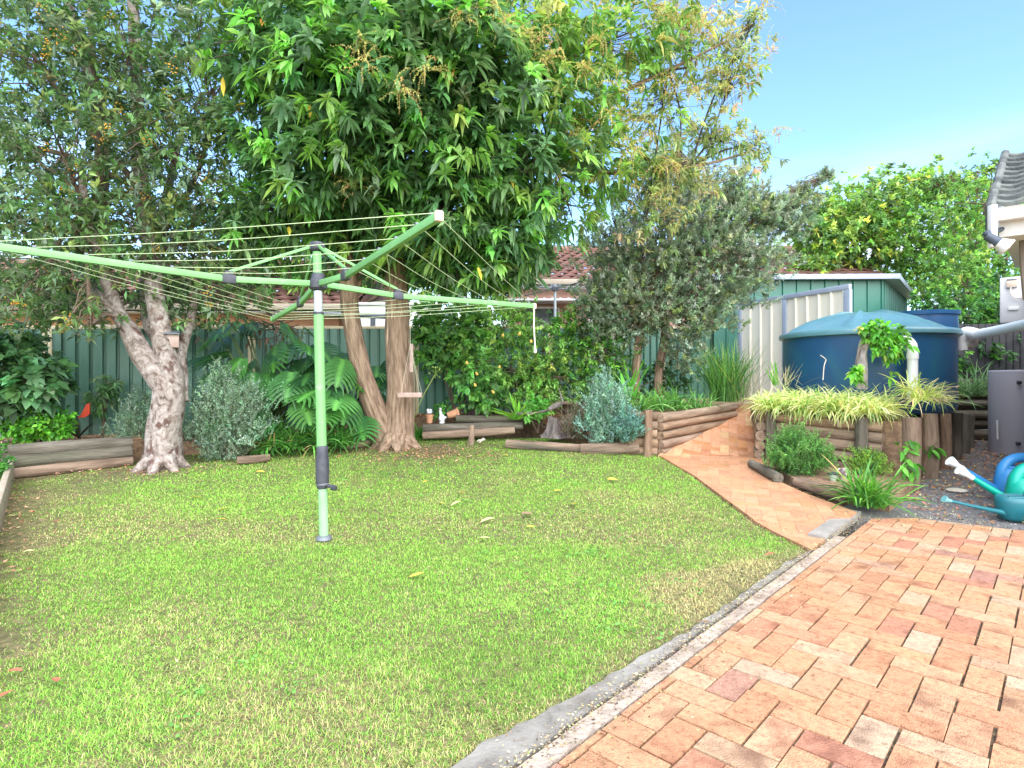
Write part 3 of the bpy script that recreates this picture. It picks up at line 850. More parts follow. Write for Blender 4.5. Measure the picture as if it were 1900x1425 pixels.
def brick_wall(geo, a, b, z0, z1, th=.2):
    a = np.array([a[0], a[1], (z0 + z1) / 2]); b = np.array([b[0], b[1], (z0 + z1) / 2]); return beam(geo, a, b, th, z1 - z0)


def nhouse(name, label, x0, x1, D, z0, ze, depth, rise, wallm, wins):
    h = thing(name, label, 'house', ((x0 + x1) / 2, D, z0))
    g = Geo(); brick_wall(g, (x0, D), (x1, D), z0 - 1, ze - .1)
    brick_wall(g, (x0 + .1, D + .1), (x0 + .1, D + depth * 1.6), z0 - 1, ze - .1); brick_wall(g, (x1 - .1, D + .1), (x1 - .1, D + depth * 1.6), z0 - 1, ze - .1)
    g.build('wall', wallm, h)
    g = Geo(); e0, e1 = np.array([x0 - .5, D - .5, ze]), np.array([x1 + .5, D - .5, ze])
    tile_roof(g, e0, e1, (0, depth, 0), rise)
    tile_roof(g, e1 + np.array([0, depth * 2, 0]), e0 + np.array([0, depth * 2, 0]), (0, -depth, 0), rise)
    for xx in (x0 - .5, x1 + .5): g.add([[xx, D - .5, ze], [xx, D - .5 + depth * 2, ze], [xx, D - .5 + depth, ze + rise]], [[0, 1, 2]])
    rf = g.build('roof', RT, h)
    g = Geo(); tube(g, [e0 + np.array([0, depth, rise + .05]), e1 + np.array([0, depth, rise + .05])], .11, n=30, sides=8); g.build('ridge_cap', RT, rf)
    g = Geo(); beam(g, e0 + np.array([0, -.06, -.02]), e1 + np.array([0, -.06, -.02]), .12, .13, .01); g.build('gutter', TRIMC, h)
    g = Geo(); box(g, ((x0 + x1) / 2, D - .25, ze - .12), (x1 - x0 + .9, .5, .03)); g.build('soffit', WHITE, h)
    for (wx, wz, ww, wh) in wins:
        g = Geo()
        for sx in (-1, 1): box(g, (wx + sx * ww / 2, D - .12, wz), (.06, .08, wh), 0, .005)
        for sz in (-1, 0, 1): box(g, (wx, D - .125, wz + sz * wh / 2), (ww - .06, .075, .05), 0, .005)
        w = g.build('window', WHITE, h)
        box_ = Geo(); box(box_, (wx, D - .108, wz), (ww - .06, .02, wh - .06)); box_.build('pane', GLASS, w)
    return h


hs = nhouse('neighbour_house', 'brick house with a long red tiled roof beyond the fence', -.1, 9.3, 15.2, .6, 3.62, 3.9, 1.62, PINK, [(.75, 2.45, .9, 1.1)])
g = Geo(); box(g, (.9, 14.8, 3.12), (2.4, .8, .05), 0, .01)
for k in range(12): box(g, (-.2 + k * .2, 14.8, 3.16), (.05, .8, .03))
g.build('awning_roof', mat('awning', [(.52, .53, .56), (.60, .61, .63)], rough=.4, metal=.3, scale=2), hs)
for xx in (-.15, 1.95):
    g = Geo(); box(g, (xx, 14.42, 1.8), (.09, .09, 2.6), 0, .01); g.build('awning_post', WHITE, hs)
nhouse('salmon_house', 'salmon brick house half hidden behind the berry tree', -15.5, -3.9, 13.2, .2, 2.75, 3.4, 1.55, SALM, [(-9.5, 1.9, 1.5, .9), (-6.2, 1.9, 1.2, .9)])
g = Geo(); box(g, (-2.5, 12.6, 1.7), (1.9, .15, 2.1), 0, .01)
wl = thing('white_garden_wall', 'white rendered wall seen between the two brown trunks', 'wall', (-2.5, 12.6, .6)); g.build('render', WHITE, wl)
g = Geo(); box(g, (-2.5, 12.6, 2.78), (1.95, .22, .06), 0, .01); g.build('coping', WHITE, wl)
GREY = mat('grey_steel', [(.13, .14, .155), (.17, .18, .20)], rough=.45, scale=4, metal=.2)
rl = thing('grey_handrail', 'grey pipe rail above the fence between the brown trunks', 'handrail', (-2.4, 11.6, 1.0))
g = Geo(); tube(g, [W(600, 583, 11.4), W(760, 588, 11.6)], .055, n=2, sides=10); g.build('rail', GREY, rl)
for px in (692, 742):
    g = Geo(); p = W(px, 586, 11.5); tube(g, [p, p - np.array([0, 0, 1.6])], .05, n=2, sides=10); g.build('upright', GREY, rl)
# the neighbour's own clothes hoist
nh = thing('neighbour_clothes_hoist', 'thin grey clothes hoist standing in the yard behind the fence', 'clothesline', W(1028, 700, 12.2))
g = Geo(); p = W(1030, 535, 12.2); tube(g, [p - np.array([0, 0, 2.6]), p], .028, n=2, sides=8); g.build('pole', mat('galvanised', [(.50, .52, .55), (.6, .62, .65)], rough=.4, metal=.5, scale=6), nh)
g = Geo(); lathe(g, [(0, -.06), (.07, -.05), (.08, .03), (.04, .08), (0, .09)], p, 12); g.build('hub', GREY, nh)
for k in range(4):
    a = .5 + k * PI / 2; g = Geo(); tube(g, [p, p + np.array([1.3 * math.cos(a), 1.3 * math.sin(a), .0])], .014, n=2, sides=6); g.build('arm', GREY, nh)

# ================================================================== garden shed
SG = mat('shed_green', [(.018, .125, .085), (.026, .15, .105)], rough=.4, scale=1, spec=.5)
CRP = mat('cream_panel', [(.82, .75, .61), (.86, .79, .66)], rough=.5, scale=1.5, spec=.35, spots=(1.5, .62, .85, (.62, .56, .46)), stretch=(1, 1, .3))
SFR = mat('shed_trim', [(.28, .32, .40), (.34, .38, .46)], rough=.45, scale=3, spec=.5)
shed = thing('garden_shed', 'green ribbed garden shed with a pale grey roof edge behind the tank', 'shed', (6.2, 13.0, .8))


def ribbed(geo, a, b, z0, za, zb, per, dep, nrm_):
    a = np.asarray(a, float); b = np.asarray(b, float); nrm_ = np.asarray(nrm_, float); Ln = np.linalg.norm(b - a); n = max(1, int(Ln / per)); prof = []
    for k in range(n):
        for u, o in ((0, 0), (.80, 0), (.85, dep), (.95, dep)): prof.append(((k + u) / n, o))
    prof.append((1, 0)); V = []
    for u, o in prof:
        p = a + (b - a) * u + nrm_ * o; V += [[p[0], p[1], z0], [p[0], p[1], za + (zb - za) * u]]
    return geo.add(V, [[2 * i, 2 * i + 2, 2 * i + 3, 2 * i + 1] for i in range(len(prof) - 1)])


DS = 12.7; xl, xr = (1325 - CX) / F * DS, (1639 - CX) / F * DS
g = Geo(); ribbed(g, (xl, DS), (xr, DS), .6, 3.30, 3.33, .285, .03, (0, -1)); g.build('front_wall', SG, shed)
bx, by = xr + 1.75, DS + 1.85
g = Geo(); ribbed(g, (xr, DS), (bx, by), .6, 3.33, 3.16, .2, .025, (.72, -.69)); g.build('side_wall', SG, shed)
g = Geo(); ribbed(g, (xl, DS), (xl + 1.2, by + .6), .6, 3.30, 3.16, .25, .025, (-1, 0)); g.build('side_wall', SG, shed)
g = Geo(); V = []
top = [(xl - .15, DS - .18, 3.38), (xr + .22, DS - .18, 3.40), (bx + .25, by, 3.20), (xl + 1.0, by + .7, 3.18)]
g.add([[p[0], p[1], p[2]] for p in top] + [[p[0], p[1], p[2] - .05] for p in top], [[0, 1, 2, 3], [7, 6, 5, 4], [0, 4, 5, 1], [1, 5, 6, 2], [2, 6, 7, 3], [3, 7, 4, 0]])
rf = g.build('roof', mat('shed_roof', [(.42, .45, .48), (.52, .54, .57)], rough=.4, metal=.3, scale=2), shed)
g = Geo(); beam(g, np.array(top[0]) + [0, -.02, -.03], np.array(top[1]) + [0, -.02, -.03], .03, .11, .005); g.build('fascia', SFR, rf)
g = Geo(); beam(g, np.array(top[1]) + [.02, .02, -.03], np.array(top[2]) + [.02, 0, -.03], .03, .11, .005); g.build('fascia', SFR, rf)
# the cream double door stands ajar, hinged at its far end
da = np.array([*W(1374, 563, 12.5)[:2]]); db = np.array([*W(1573, 529, 10.05)[:2]]); zt = 2.76
dv = (db - da) / np.linalg.norm(db - da); dn = np.array([dv[1], -dv[0]]); dL = np.linalg.norm(db - da)
dr = Geo(); f3 = lambda s, z, o=0: np.array([da[0] + dv[0] * s + dn[0] * o, da[1] + dv[1] * s + dn[1] * o, z])
beam(dr, f3(-.05, zt), f3(dL + .05, zt), .07, .09, .006)
df = dr.build('door', SFR, shed)
for s, w_ in ((0, .09), (dL * .47, .11), (dL, .13)):
    g = Geo(); box(g, f3(s, (.66 + zt - .045) / 2), (w_, .066, zt - .045 - .66), math.atan2(dv[1], dv[0]), .006); g.build('jamb', SFR, df)
for s0, s1 in ((.03, dL * .47 - .03), (dL * .47 + .03, dL - .04)):
    g = Geo(); ribbed(g, f3(s0, 0)[:2], f3(s1, 0)[:2], .66, zt - .046, zt - .046, .26, -.03, -dn); g.build('cream_panel', CRP, df)

# ================================================================== rain water tank
TC_ = np.array([4.98, 8.22]); TR = 1.05; TB, TT = .735, 1.80
TANK = mat('tank_poly', [(.013, .06, .145), (.013, .072, .17), (.018, .10, .165)], rough=.34, scale=1.4, detail=3, spec=.5, rvar=.05, spots=(9, .70, .80, (.06, .16, .22)))
TLID = mat('tank_lid', [(.07, .18, .21), (.10, .22, .255)], rough=.32, scale=2, spec=.5, spots=(5, .62, .78, (.16, .24, .25)))  # paler than the body: sky reflection put into the lid colour
tank = thing('rainwater_tank', 'round dark blue plastic rainwater tank with a shallow conical lid', 'water tank', (TC_[0], TC_[1], TB))
lathe(Geo(), [(0, 0)], (0, 0, 0), 4)
g = lathe(Geo(), [(0, TB), (TR - .06, TB), (TR - .015, TB + .03), (TR, TB + .09), (TR, TT - .05)], (*TC_, 0), 96); g.build('body', TANK, tank, smooth=True)
lid = Geo(); th = np.linspace(0, 2 * PI, 96, endpoint=False); V = []; rr = [TR + .0, TR + .05, TR + .055, TR + .03, TR - .04, TR - .1, .75, .42, .27, .0]; zz = [TT - .06, TT - .05, TT - .01, TT + .025, TT + .04, TT + .05, TT + .155, TT + .255, TT + .295, TT + .30]
ribs_ = [math.exp(-((((t - .35) % (PI / 3)) - PI / 6) / .045) ** 2) for t in th]
for R_, z_ in zip(rr, zz):
    k = 1 if .2 < R_ < TR - .05 else 0
    V += [[TC_[0] + R_ * math.cos(t), TC_[1] + R_ * math.sin(t), z_ + .05 * k * b] for t, b in zip(th, ribs_)]
i = np.arange(len(rr) - 1)[:, None] * 96; j = np.arange(96)[None]; j2 = (j + 1) % 96
lid.add(V, np.stack([i + j, i + j2, i + 96 + j2, i + 96 + j], -1).reshape(-1, 4)); ld = lid.build('lid', TLID, tank, smooth=True)
nk = np.array([5.98, 8.50]); g = lathe(Geo(), [(.44, TT + .03), (.43, TT + .28), (.455, TT + .285), (.46, TT + .34), (.43, TT + .345), (.42, TT + .27), (0, TT + .25)], (*nk, 0), 48); g.build('inlet_strainer', TANK, tank, smooth=True)
PVC = mat('white_pvc', [(.80, .79, .79), (.86, .85, .85)], rough=.35, scale=5, spec=.5)
ov = thing('overflow_pipe', 'white plastic pipe bent into the front of the tank', 'pipe', W(1693, 715, 6.95))
dt = 6.95; p = [W(1693, 745, dt), W(1693, 655, dt), W(1690, 638, dt + .02), W(1681, 632, dt + .06), W(1668, 632, dt + .25)]
g = Geo(); tube(g, p, .056, n=26, sides=20); g.build('pipe', PVC, ov, smooth=True)
g = Geo(); q = W(1693, 655, dt); tube(g, [q, q - np.array([0, 0, .07])], .064, n=2, sides=20); g.build('socket', PVC, ov)
ip = thing('inlet_pipe', 'long white plastic pipe running from the house wall to the tank rim', 'pipe', (6.2, 7.6, 1.75))
g = Geo(); tube(g, [W(1960, 588, 6.3), W(1900, 603, 6.9), W(1835, 617, 7.5), W(1806, 622, 7.75)], [.062, .07], n=18, sides=18); g.build('pipe', PVC, ip, smooth=True)
g = Geo(); tube(g, [W(1812, 620, 7.70), W(1792, 617, 7.8), W(1782, 632, 7.85), W(1784, 650, 7.85)], .075, n=16, sides=18); g.build('elbow', PVC, ip, smooth=True)
g = Geo(); tube(g, [W(1783, 640, 7.85), W(1803, 640, 7.85), W(1808, 628, 7.8)], .05, n=10, sides=14); g.build('bracket', mat('aged_pvc', [(.45, .40, .36), (.58, .53, .48)], rough=.5, scale=6), ip, smooth=True)
# ================================================================== rotary clothes hoist
HG = mat('hoist_green', [(.15, .36, .12), (.19, .42, .15)], rough=.45, scale=3, spec=.4, spots=(14, .63, .76, (.28, .46, .24)))
HG2 = mat('hoist_green_faded', [(.22, .42, .20), (.30, .48, .28)], rough=.6, scale=5)
BLK = mat('black_plastic', [(.035, .035, .045), (.075, .075, .09)], rough=.5, scale=12)
ZINC = mat('zinc', [(.45, .47, .50), (.62, .64, .66)], rough=.4, metal=.5, scale=20)
WIREM = mat('line_wire', [(.42, .52, .26), (.55, .62, .38)], rough=.5, scale=8)
RUSTW = mat('worn_white', [(.72, .68, .62), (.60, .40, .26)], rough=.6, scale=25)
base = gp(601, 1000); hub = W(590, 527, 4.32); topc = W(588, 458, 4.32); base[2] = 0
hoist = thing('clothes_hoist', 'green rotary clothes hoist standing in the lawn with wire lines', 'clothesline', tuple(base))
ax_ = (topc - base) / np.linalg.norm(topc - base)
at = lambda z: base + ax_ * (z - base[2]) / ax_[2]
g = Geo(); tube(g, [at(-.1), at(.40)], .033, n=2, sides=24); g.build('pole_foot', HG2, hoist, smooth=True)
g = Geo(); tube(g, [at(.52), at(1.68)], .036, n=2, sides=24); g.build('pole', HG, hoist, smooth=True)
g = Geo(); tube(g, [at(1.66), at(1.84)], .031, n=2, sides=24); g.build('inner_tube', ZINC, hoist, smooth=True)
g = Geo(); tube(g, [at(1.665), at(1.685)], .038, n=2, sides=24); g.build('lip_ring', BLK, hoist)
g = Geo(); tube(g, [at(1.86), at(2.13)], .031, n=2, sides=24); g.build('mast', HG, hoist, smooth=True)
g = Geo(); lathe(g, [(.036, .375), (.041, .38), (.043, .40), (.048, .42), (.05, .52), (.047, .60), (.04, .65), (.039, .69), (.035, .695)], (*at(.5)[:2], 0), 28)
wn = g.build('winder_sleeve', BLK, hoist, smooth=True)
g = Geo(); lathe(g, [(.0455, -.008), (.047, -.004), (.047, .004), (.0455, .008)], at(.41), 28); g.build('sleeve_ring', GREY, wn)
g = Geo(); q = at(.40) + np.array([.05, -.03, -.0]); tube(g, [q, q + np.array([.03, -.02, .0]), q + np.array([.05, -.02, -.01])], .014, n=8, sides=12); lathe(g, [(0, -.02), (.02, -.016), (.02, .016), (0, .02)], q + np.array([.05, -.03, -.01]), 12, axis=(1, -.5, 0)); g.build('winder_boss', BLK, wn)
g = Geo(); lathe(g, [(.05, -.01), (.06, .0), (.052, .022), (.036, .03)], (base[0], base[1], 0), 20); g.build('ground_socket', GREY, hoist)
g = Geo(); c_ = hub; lathe(g, [(.0, -.045), (.05, -.045), (.066, -.03), (.066, .02), (.05, .035), (.045, .075), (.036, .08), (0, .08)], c_, 20)
hb = g.build('hub', BLK, hoist, smooth=False)
g = Geo(); lathe(g, [(0, -.03), (.038, -.03), (.05, -.015), (.05, .02), (.042, .034), (0, .036)], topc, 18)
for k in range(8):
    a = k * PI / 4; box(g, topc + np.array([.048 * math.cos(a), .048 * math.sin(a), 0]), (.016, .012, .05), a, .002)
g.build('top_cap', BLK, hoist)
tips = [W(-24, 455, 3.25), W(813, 402, 2.72), W(990, 568, 5.39), W(506, 592, 5.92)]
brs = [W(425, 518, 3.96), W(641, 512, 3.89), W(738, 549, 4.65), W(557, 563, 4.875)]
armf = []
for k, (t, b) in enumerate(zip(tips, brs)):
    dh = b - hub; dh[2] = 0; dh /= np.linalg.norm(dh); st = hub + dh * .05
    g = Geo(); beam(g, st, b, .030, .042, .004); beam(g, b, t, .030, .042, .004)
    arm = g.build('arm', HG, hoist)
    g = Geo(); u = (t - b) / np.linalg.norm(t - b)
    box(g, b, (.085, .044, .058), 0, .005, None, frame(t - hub)); box(g, b + np.array([0, 0, .04]), (.05, .036, .03), 0, .004, None, frame(t - hub)); g.build('bracket', BLK, arm)
    g = Geo(); box(g, t + u * .008, (.03, .04, .052), 0, .008, None, frame(t - b)); g.build('end_cap', RUSTW if k != 3 else HG, arm)
    g = Geo(); beam(g, topc - np.array([0, 0, .005]) + dh * .045, b + np.array([0, 0, .05]), .014, .02, .002); g.build('strut', HG, hoist)
    armf.append(lambda s, st=st, b=b, t=t: (st + (b - st) * (s / .34)) if s < .34 else b + (t - b) * ((s - .34) / .66))
    for s in (.52, .64, .76, .89, .97):
        hk = Geo(); p = armf[-1](s); box(hk, p + np.array([0, 0, .027]), (.02, .026, .018), 0, .003, None, frame(t - b)); hk.build('line_clip', GREY, arm)
r = rng(4)
for s in (.40, .52, .64, .76, .89, .985):
    g = Geo()
    for k in range(4):
        a = armf[k](s) + np.array([0, 0, .026 if k in (0, 1) else -.01]); b = armf[(k + 1) % 4](s) + np.array([0, 0, .026 if k in (0, 1) else -.01])
        m = (a + b) / 2 - np.array([0, 0, .012 + .02 * r.random() * s]); m = m + r.normal(0, .004, 3)
        tube(g, [a, m, b], .0021, n=9, sides=6, caps=False)
    g.build('line_wire', WIREM, hoist)
g = Geo(); p = W(1 + 990, 568, 5.38); tube(g, [p, p - np.array([0, 0, .2]), p + np.array([.01, 0, -.40])], .007, n=10, sides=6); lathe(g, [(0, -.03), (.014, -.02), (.014, .01), (0, .02)], p + np.array([.01, 0, -.41]), 8)
g.build('dangling_cord', mat('cord', [(.60, .58, .45), (.7, .68, .56)], rough=.8, scale=20), hoist)
g = Geo(); tube(g, [W(716, 470, 3.3), W(722, 500, 3.7), W(724, 545, 4.55)], .004, n=14, sides=5); g.build('spare_line', WIREM, hoist)

# ================================================================== logs
LOG = mat('pine_log', [(.11, .07, .048), (.25, .17, .118), (.37, .265, .19)], rough=.9, scale=7, detail=9, bump=.7, bscale=34, src='TC', stretch=(1.6, 1.6, .22), attr=True, spots=(3.0, .56, .70, (.10, .085, .06)))
LOGG = mat('grey_log', [(.055, .05, .034), (.13, .11, .084), (.23, .20, .16)], rough=.95, scale=8, detail=9, bump=.8, bscale=34, src='TC', stretch=(1.6, 1.6, .2), attr=True, spots=(2.0, .55, .70, (.05, .058, .026)))


def log(geo, a, b, r_, seed, half=False, n=12):
    rr = rng(seed); a = np.asarray(a, float); b = np.asarray(b, float)
    m = (a + b) / 2 + rr.normal(0, .008, 3)
    k = .93 + .14 * rr.random(3)
    tube(geo, [a, m, b], r_ * k, n=n, sides=16, wob=.018, seed=seed, col=palette(rr, 1, [(1, 1, 1), (.86, .84, .8), (1.12, 1.04, .95)], [2, 1, 1], .10, .012)[0])
    return geo


def logwall(name, label, a, b, z0a, z0b, rows, rad, posts, seed, m=None, over=0.0, ztop=None):
    """horizontal logs between a and b (xy), with upright posts"""
    m = m or LOG
    h = thing(name, label, 'retaining wall', (a[0], a[1], z0a))
    for k in range(rows):
        za, zb = z0a + rad * (2 * k + 1) * .97, z0b + rad * (2 * k + 1) * .97
        log(Geo(), (0, 0, 0), (1, 0, 0), .1, 0)
        g = log(Geo(), (a[0], a[1], za), (b[0], b[1], zb), rad, seed + k); g.build('log', m, h)
    for (x, y, z0, z1, pr, pm) in posts:
        g = log(Geo(), (x, y, z0 - .15), (x + .01, y, z1), pr, seed + 50 + int(x * 100) % 40); g.build('post', pm, h)
    return h


zr = float(G(0, 7.75))
pL = W(1196, 838, 7.80)[:2]
logwall('log_retaining_wall', 'short stacked log wall with upright post left of the brick ramp', (W(1152, 838, 7.93)[0], 7.93), (1.955, 7.83), zr - .02, zr - .02, 5, .061,
        [(pL[0] + .02, pL[1] - .07, zr, .765, .055, LOG)], 100)
logwall('log_retaining_wall', 'long stacked log wall sloping up along the left of the brick ramp', (1.985, 7.80), (3.47, 9.10), zr - .04, zr + .05, 5, .061, [], 120)
pa_, pb2 = np.array([3.24, 7.50]), np.array([4.17, 6.50]); wd_ = (pb2 - pa_) / np.linalg.norm(pb2 - pa_); wn_ = np.array([wd_[1], -wd_[0]]) * -1
wn_ = np.array([-wd_[1], wd_[0]]); wn_ = wn_ if wn_[1] < 0 else -wn_
pm_ = pa_ + wd_ * .62
logwall('log_planter_wall', 'stacked log front of the planter holding variegated plants', pa_ + wd_ * .05, pb2 - wd_ * .02, .14, .08, 5, .064,
        [(pa_[0] + wd_[0] * .13 + wn_[0] * .1, pa_[1] + wd_[1] * .13 + wn_[1] * .1, .1, .765, .068, LOGG), (*(W(1597, 820, 6.57)[:2]), .06, .755, .068, LOGG)], 140)
side = thing('log_planter_wall', 'stacked log ends of the planter beside the brick ramp', 'retaining wall', (3.2, 7.5, .15))
for k in range(5):
    g = log(Geo(), (3.175 + .006 * k, 7.45, .15 + .062 * (2 * k + 1) * .97), (3.92, 9.4, .15 + .062 * (2 * k + 1) * .97), .064, 160 + k); g.build('log', LOG, side)
# short upright posts in front of and round the tank
POSTG = 'short upright log posts round the tank'
plist = [(1690, 6.06, 30, 775, 'widest brown log post at the planter corner with a leaf vine on it', LOG),
         (1723, 6.72, 27, 768, 'second brown log post from the planter corner below the tank', LOG),
         (1753, 7.25, 18, 768, 'thin yellowish log post standing between two thicker tank posts', LOG),
         (1774, 7.95, 19, 766, 'grey brown log post fourth from the planter corner', LOGG),
         (1790, 8.45, 17, 768, 'mossy grey log post beside the dark gap near the heater', LOGG),
         (1801, 8.9, 13, 770, 'farthest thin grey log post behind the tank', LOGG)]
for i, (px, D, wpx, ty, lb, pm) in enumerate(plist):
    x = W(px, 700, D)[0]; z0 = float(GR(x, D)); z1 = CZ + (HZ - ty) / F * D
    g = log(Geo(), (x, D, z0 - .1), (x + .008, D, z1), wpx / 2 * D / F, 200 + i)
    single(g, 'log_post', pm, lb, 'post', (x, D, z0), POSTG)
back = thing('log_retaining_wall', 'dark stacked log wall in the shade behind the water heater', 'retaining wall', (8.2, 10.2, .1))
for k in range(6):
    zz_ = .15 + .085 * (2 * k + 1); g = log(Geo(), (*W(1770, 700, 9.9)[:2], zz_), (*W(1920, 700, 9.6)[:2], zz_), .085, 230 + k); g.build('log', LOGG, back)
DARK = mat('shade_lattice', [(.03, .03, .032), (.055, .053, .055)], rough=.8, scale=6)  # deep shade under the pipe, put into near black slats
dk = thing('shade_slats', 'near black slats standing in for the deep shade below the inlet pipe', 'fence', (*W(1850, 700, 10.1)[:2], 1))
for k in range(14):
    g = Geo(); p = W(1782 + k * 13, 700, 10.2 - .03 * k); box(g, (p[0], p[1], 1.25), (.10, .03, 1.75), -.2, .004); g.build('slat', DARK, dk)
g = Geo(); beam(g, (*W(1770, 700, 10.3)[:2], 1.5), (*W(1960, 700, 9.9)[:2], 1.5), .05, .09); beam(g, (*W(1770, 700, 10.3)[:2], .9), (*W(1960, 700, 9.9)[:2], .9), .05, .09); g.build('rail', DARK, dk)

# edging logs, each lying loose
def elog(pts, rad, lb, seed, m=None, dz=0.0, nm='edging_log', gnd=G, n=14):
    P = [gp(px, py, gnd, rad + dz) for px, py in pts]
    g = Geo(); tube(g, P, rad * np.array([.95, 1.03, .98, .92]), n=n, sides=14, wob=.03, seed=seed)
    c_ = np.mean(P, 0); return single(g, nm, m or LOGG, lb, 'log', (P[0][0], P[0][1], 0))


def edge_logs(pa, pb, zc, rad, lb, seed, m=None):
    pa, pb = np.asarray(pa, float), np.asarray(pb, float)
    return None


r0 = .078
a0, a1 = gp(-30, 893), gp(246, 862)
for k, (lb, m_, of) in enumerate((('lowest brown log of the left bed edging, against the grass', LOG, 0), ('middle mossy log of the left bed edging', LOGG, .05), ('top dark grey log of the left bed edging', LOGG, .14))):
    dirn = (a1 - a0); e = np.array([0, of * .6, 0])
    g = Geo(); rr_ = .062 if k == 0 else .072
    A_ = a0 - dirn * .35 + e; B_ = a1 + e + (dirn * -.02 * k)
    A_[2] = G(*A_[:2]) + .045 + k * .118; B_[2] = G(*B_[:2]) + .045 + k * .112
    tube(g, [A_, (A_ + B_) / 2 + np.array([0, 0, .008]), B_], [rr_, rr_ * 1.06, rr_ * .95], n=18, sides=16, wob=.03, seed=300 + k)
    single(g, 'edging_log', m_, lb, 'log', tuple(A_))
elog([(440, 854), (470, 852), (500, 849)], .05, 'short brown edging log between grey shrub and dark lilies', 310, LOG)
elog([(640, 828), (680, 822), (712, 814)], .05, 'reddish edging log left of the leaning brown trunk', 312, LOG)
# three logs right of the double trunk
A_, B_ = gp(772, 812), gp(968, 806)
def lay(px0, py0, px1, py1, D0, D1, rad, lb, seed, m=LOGG):
    a, b = W(px0, py0, D0), W(px1, py1, D1); g = Geo(); tube(g, [a, (a + b) / 2 + np.array([0, 0, -.006]), b], [rad, rad * 1.05, rad * .92], n=16, sides=16, wob=.03, seed=seed); return single(g, 'edging_log', m, lb, 'log', tuple(a))
lay(785, 808, 955, 798, 9.0, 9.05, .060, 'bottom brown log right of the double trunk', 320, LOG)
lay(785, 794, 970, 789, 9.08, 9.12, .062, 'long mossy log below the white goose', 321)
lay(846, 777, 985, 777, 9.2, 9.24, .058, 'cut grey log with slanted end right of the goose', 322)
lay(940, 823, 1085, 832, 8.35, 8.02, .062, 'low log along the grass in front of the stump', 323, LOG)
lay(1078, 834, 1186, 830, 8.0, 7.85, .078, 'thick brown log meeting the upright post by the ramp', 324, LOG)
# logs edging the planter bush
ga, gb_, gc_, gd_ = gp(1398, 868), gp(1448, 896), gp(1482, 902), gp(1566, 930)
for a, b, lb, sd in ((ga, gb_, 'grey log with rounded end beside the foot of the ramp', 330), (gc_, gd_, 'brown log edging below the green planter bush', 331)):
    a = a + [-.03, -.02, .05]; b = b + [-.03, -.02, .05]; g = Geo(); tube(g, [a, (a + b) / 2, b], [.052, .06, .056], n=14, sides=16, wob=.03, seed=sd); single(g, 'edging_log', LOGG if sd == 330 else LOG, lb, 'log', tuple(a))
# bed behind those logs
bedP = [(3.28, 7.44), tuple(gp(1418, 868)[:2] + [.02, .06]), tuple(gp(1470, 905)[:2] + [.10, .08]), tuple(gp(1560, 930)[:2] + [.12, .06]), tuple(gp(1650, 942)[:2]), (4.15, 6.0), (4.17, 6.52)]
tag(sheet(bedP, lambda x, y: G(x, y) + .055, .12, .2).build('planter_soil', SOIL), 'small soil bed in front of the log planter', kind='structure')
# left border board
BOARD = mat('border_board', [(.30, .24, .17), (.42, .35, .27)], rough=.9, scale=7, bump=.5, stretch=(1, 1, 4))
a = gp(22, 885); b = gp(-6, 985); g = Geo(); e = (b - a); beam(g, a - e * .05 + [0, 0, .10], b + e * 2.2 + [0, 0, .08], .05, .26, .008)
single(g, 'border_board', BOARD, 'upright timber board edging the left side of the lawn', 'board', tuple(a))

# ================================================================== house corner on the right
RTG = mat('grey_roof_tile', [(.04, .045, .043), (.085, .09, .085), (.15, .155, .145)], rough=.85, scale=6, detail=9, bump=.5, bscale=40, spots=(4, .5, .65, (.15, .16, .14)))
GUT = mat('gutter_cream', [(.72, .67, .62), (.80, .76, .71)], rough=.45, scale=6, spots=(5, .60, .74, (.48, .36, .25)), stretch=(1, 1, .5))
BARGE = mat('barge_white', [(.76, .72, .72), (.82, .79, .78)], rough=.5, scale=6)
hc = np.array([4.16, 5.02, 2.66]); bdir = np.array([BS * 1.0, BC, 0]); bdir = np.array([.687, .727, 0]); adir3 = np.array([.727, -.687, 0])
home = thing('house', 'corner of the house with grey tiled roof and cream gutter', 'house', (hc[0] + 1, hc[1], 0))
g = Geo(); rise = np.array([0, 0, .52]); nS = 11
for k in range(nS):
    o = hc + (bdir * .155 + np.array([0, 0, .083])) * k
    V = []; nn = 30
    for i in range(nn + 1):
        u = i * .05
        w = .018 * math.cos(i * PI / 3); jit = .006 * math.sin(k * 7.1 + i // 6 * 3.3)
        p = o + adir3 * (u - .03 - (.012 if k % 2 else 0)) + np.array([0, 0, w + jit])
        bk = bdir * .19 + np.array([0, 0, .083])
        V += [p - bdir * .015 + [0, 0, .006], p - bdir * .02 + [0, 0, .040], p + [0, 0, .062], p + bk + [0, 0, .02], p + bk - [0, 0, .03]]
    Fs = []
    for i in range(nn):
        for q in range(4): Fs.append([5 * i + q, 5 * i + 5 + q, 5 * i + 6 + q, 5 * i + 1 + q])
        Fs.append([5 * i + 4, 5 * i + 9, 5 * i + 5, 5 * i])
    Fs += [[0, 1, 2, 3, 4], [5 * nn + q for q in (4, 3, 2, 1, 0)]]
    g.add(V, Fs)
rf = g.build('roof', RTG, home)
g = Geo(); P = [hc + (bdir * .155 + np.array([0, 0, .083])) * k + np.array([0, 0, .045]) - adir3 * .02 for k in np.linspace(-.45, nS, 24)]
P = [P[0] - np.array([0, 0, .20]), P[0] - np.array([0, 0, .08])] + P
tube(g, P, .036, n=40, sides=10, wob=.05, seed=3); g.build('verge_cap', RTG, rf)
g = Geo()     # quad gutter swept along the eave
prof = [(.0, .0), (.0, -.10), (-.10, -.10), (-.125, -.06), (-.125, -.012), (-.135, 0), (-.12, .004), (-.115, -.05), (-.095, -.088), (-.01, -.088), (-.01, 0)]
V = []
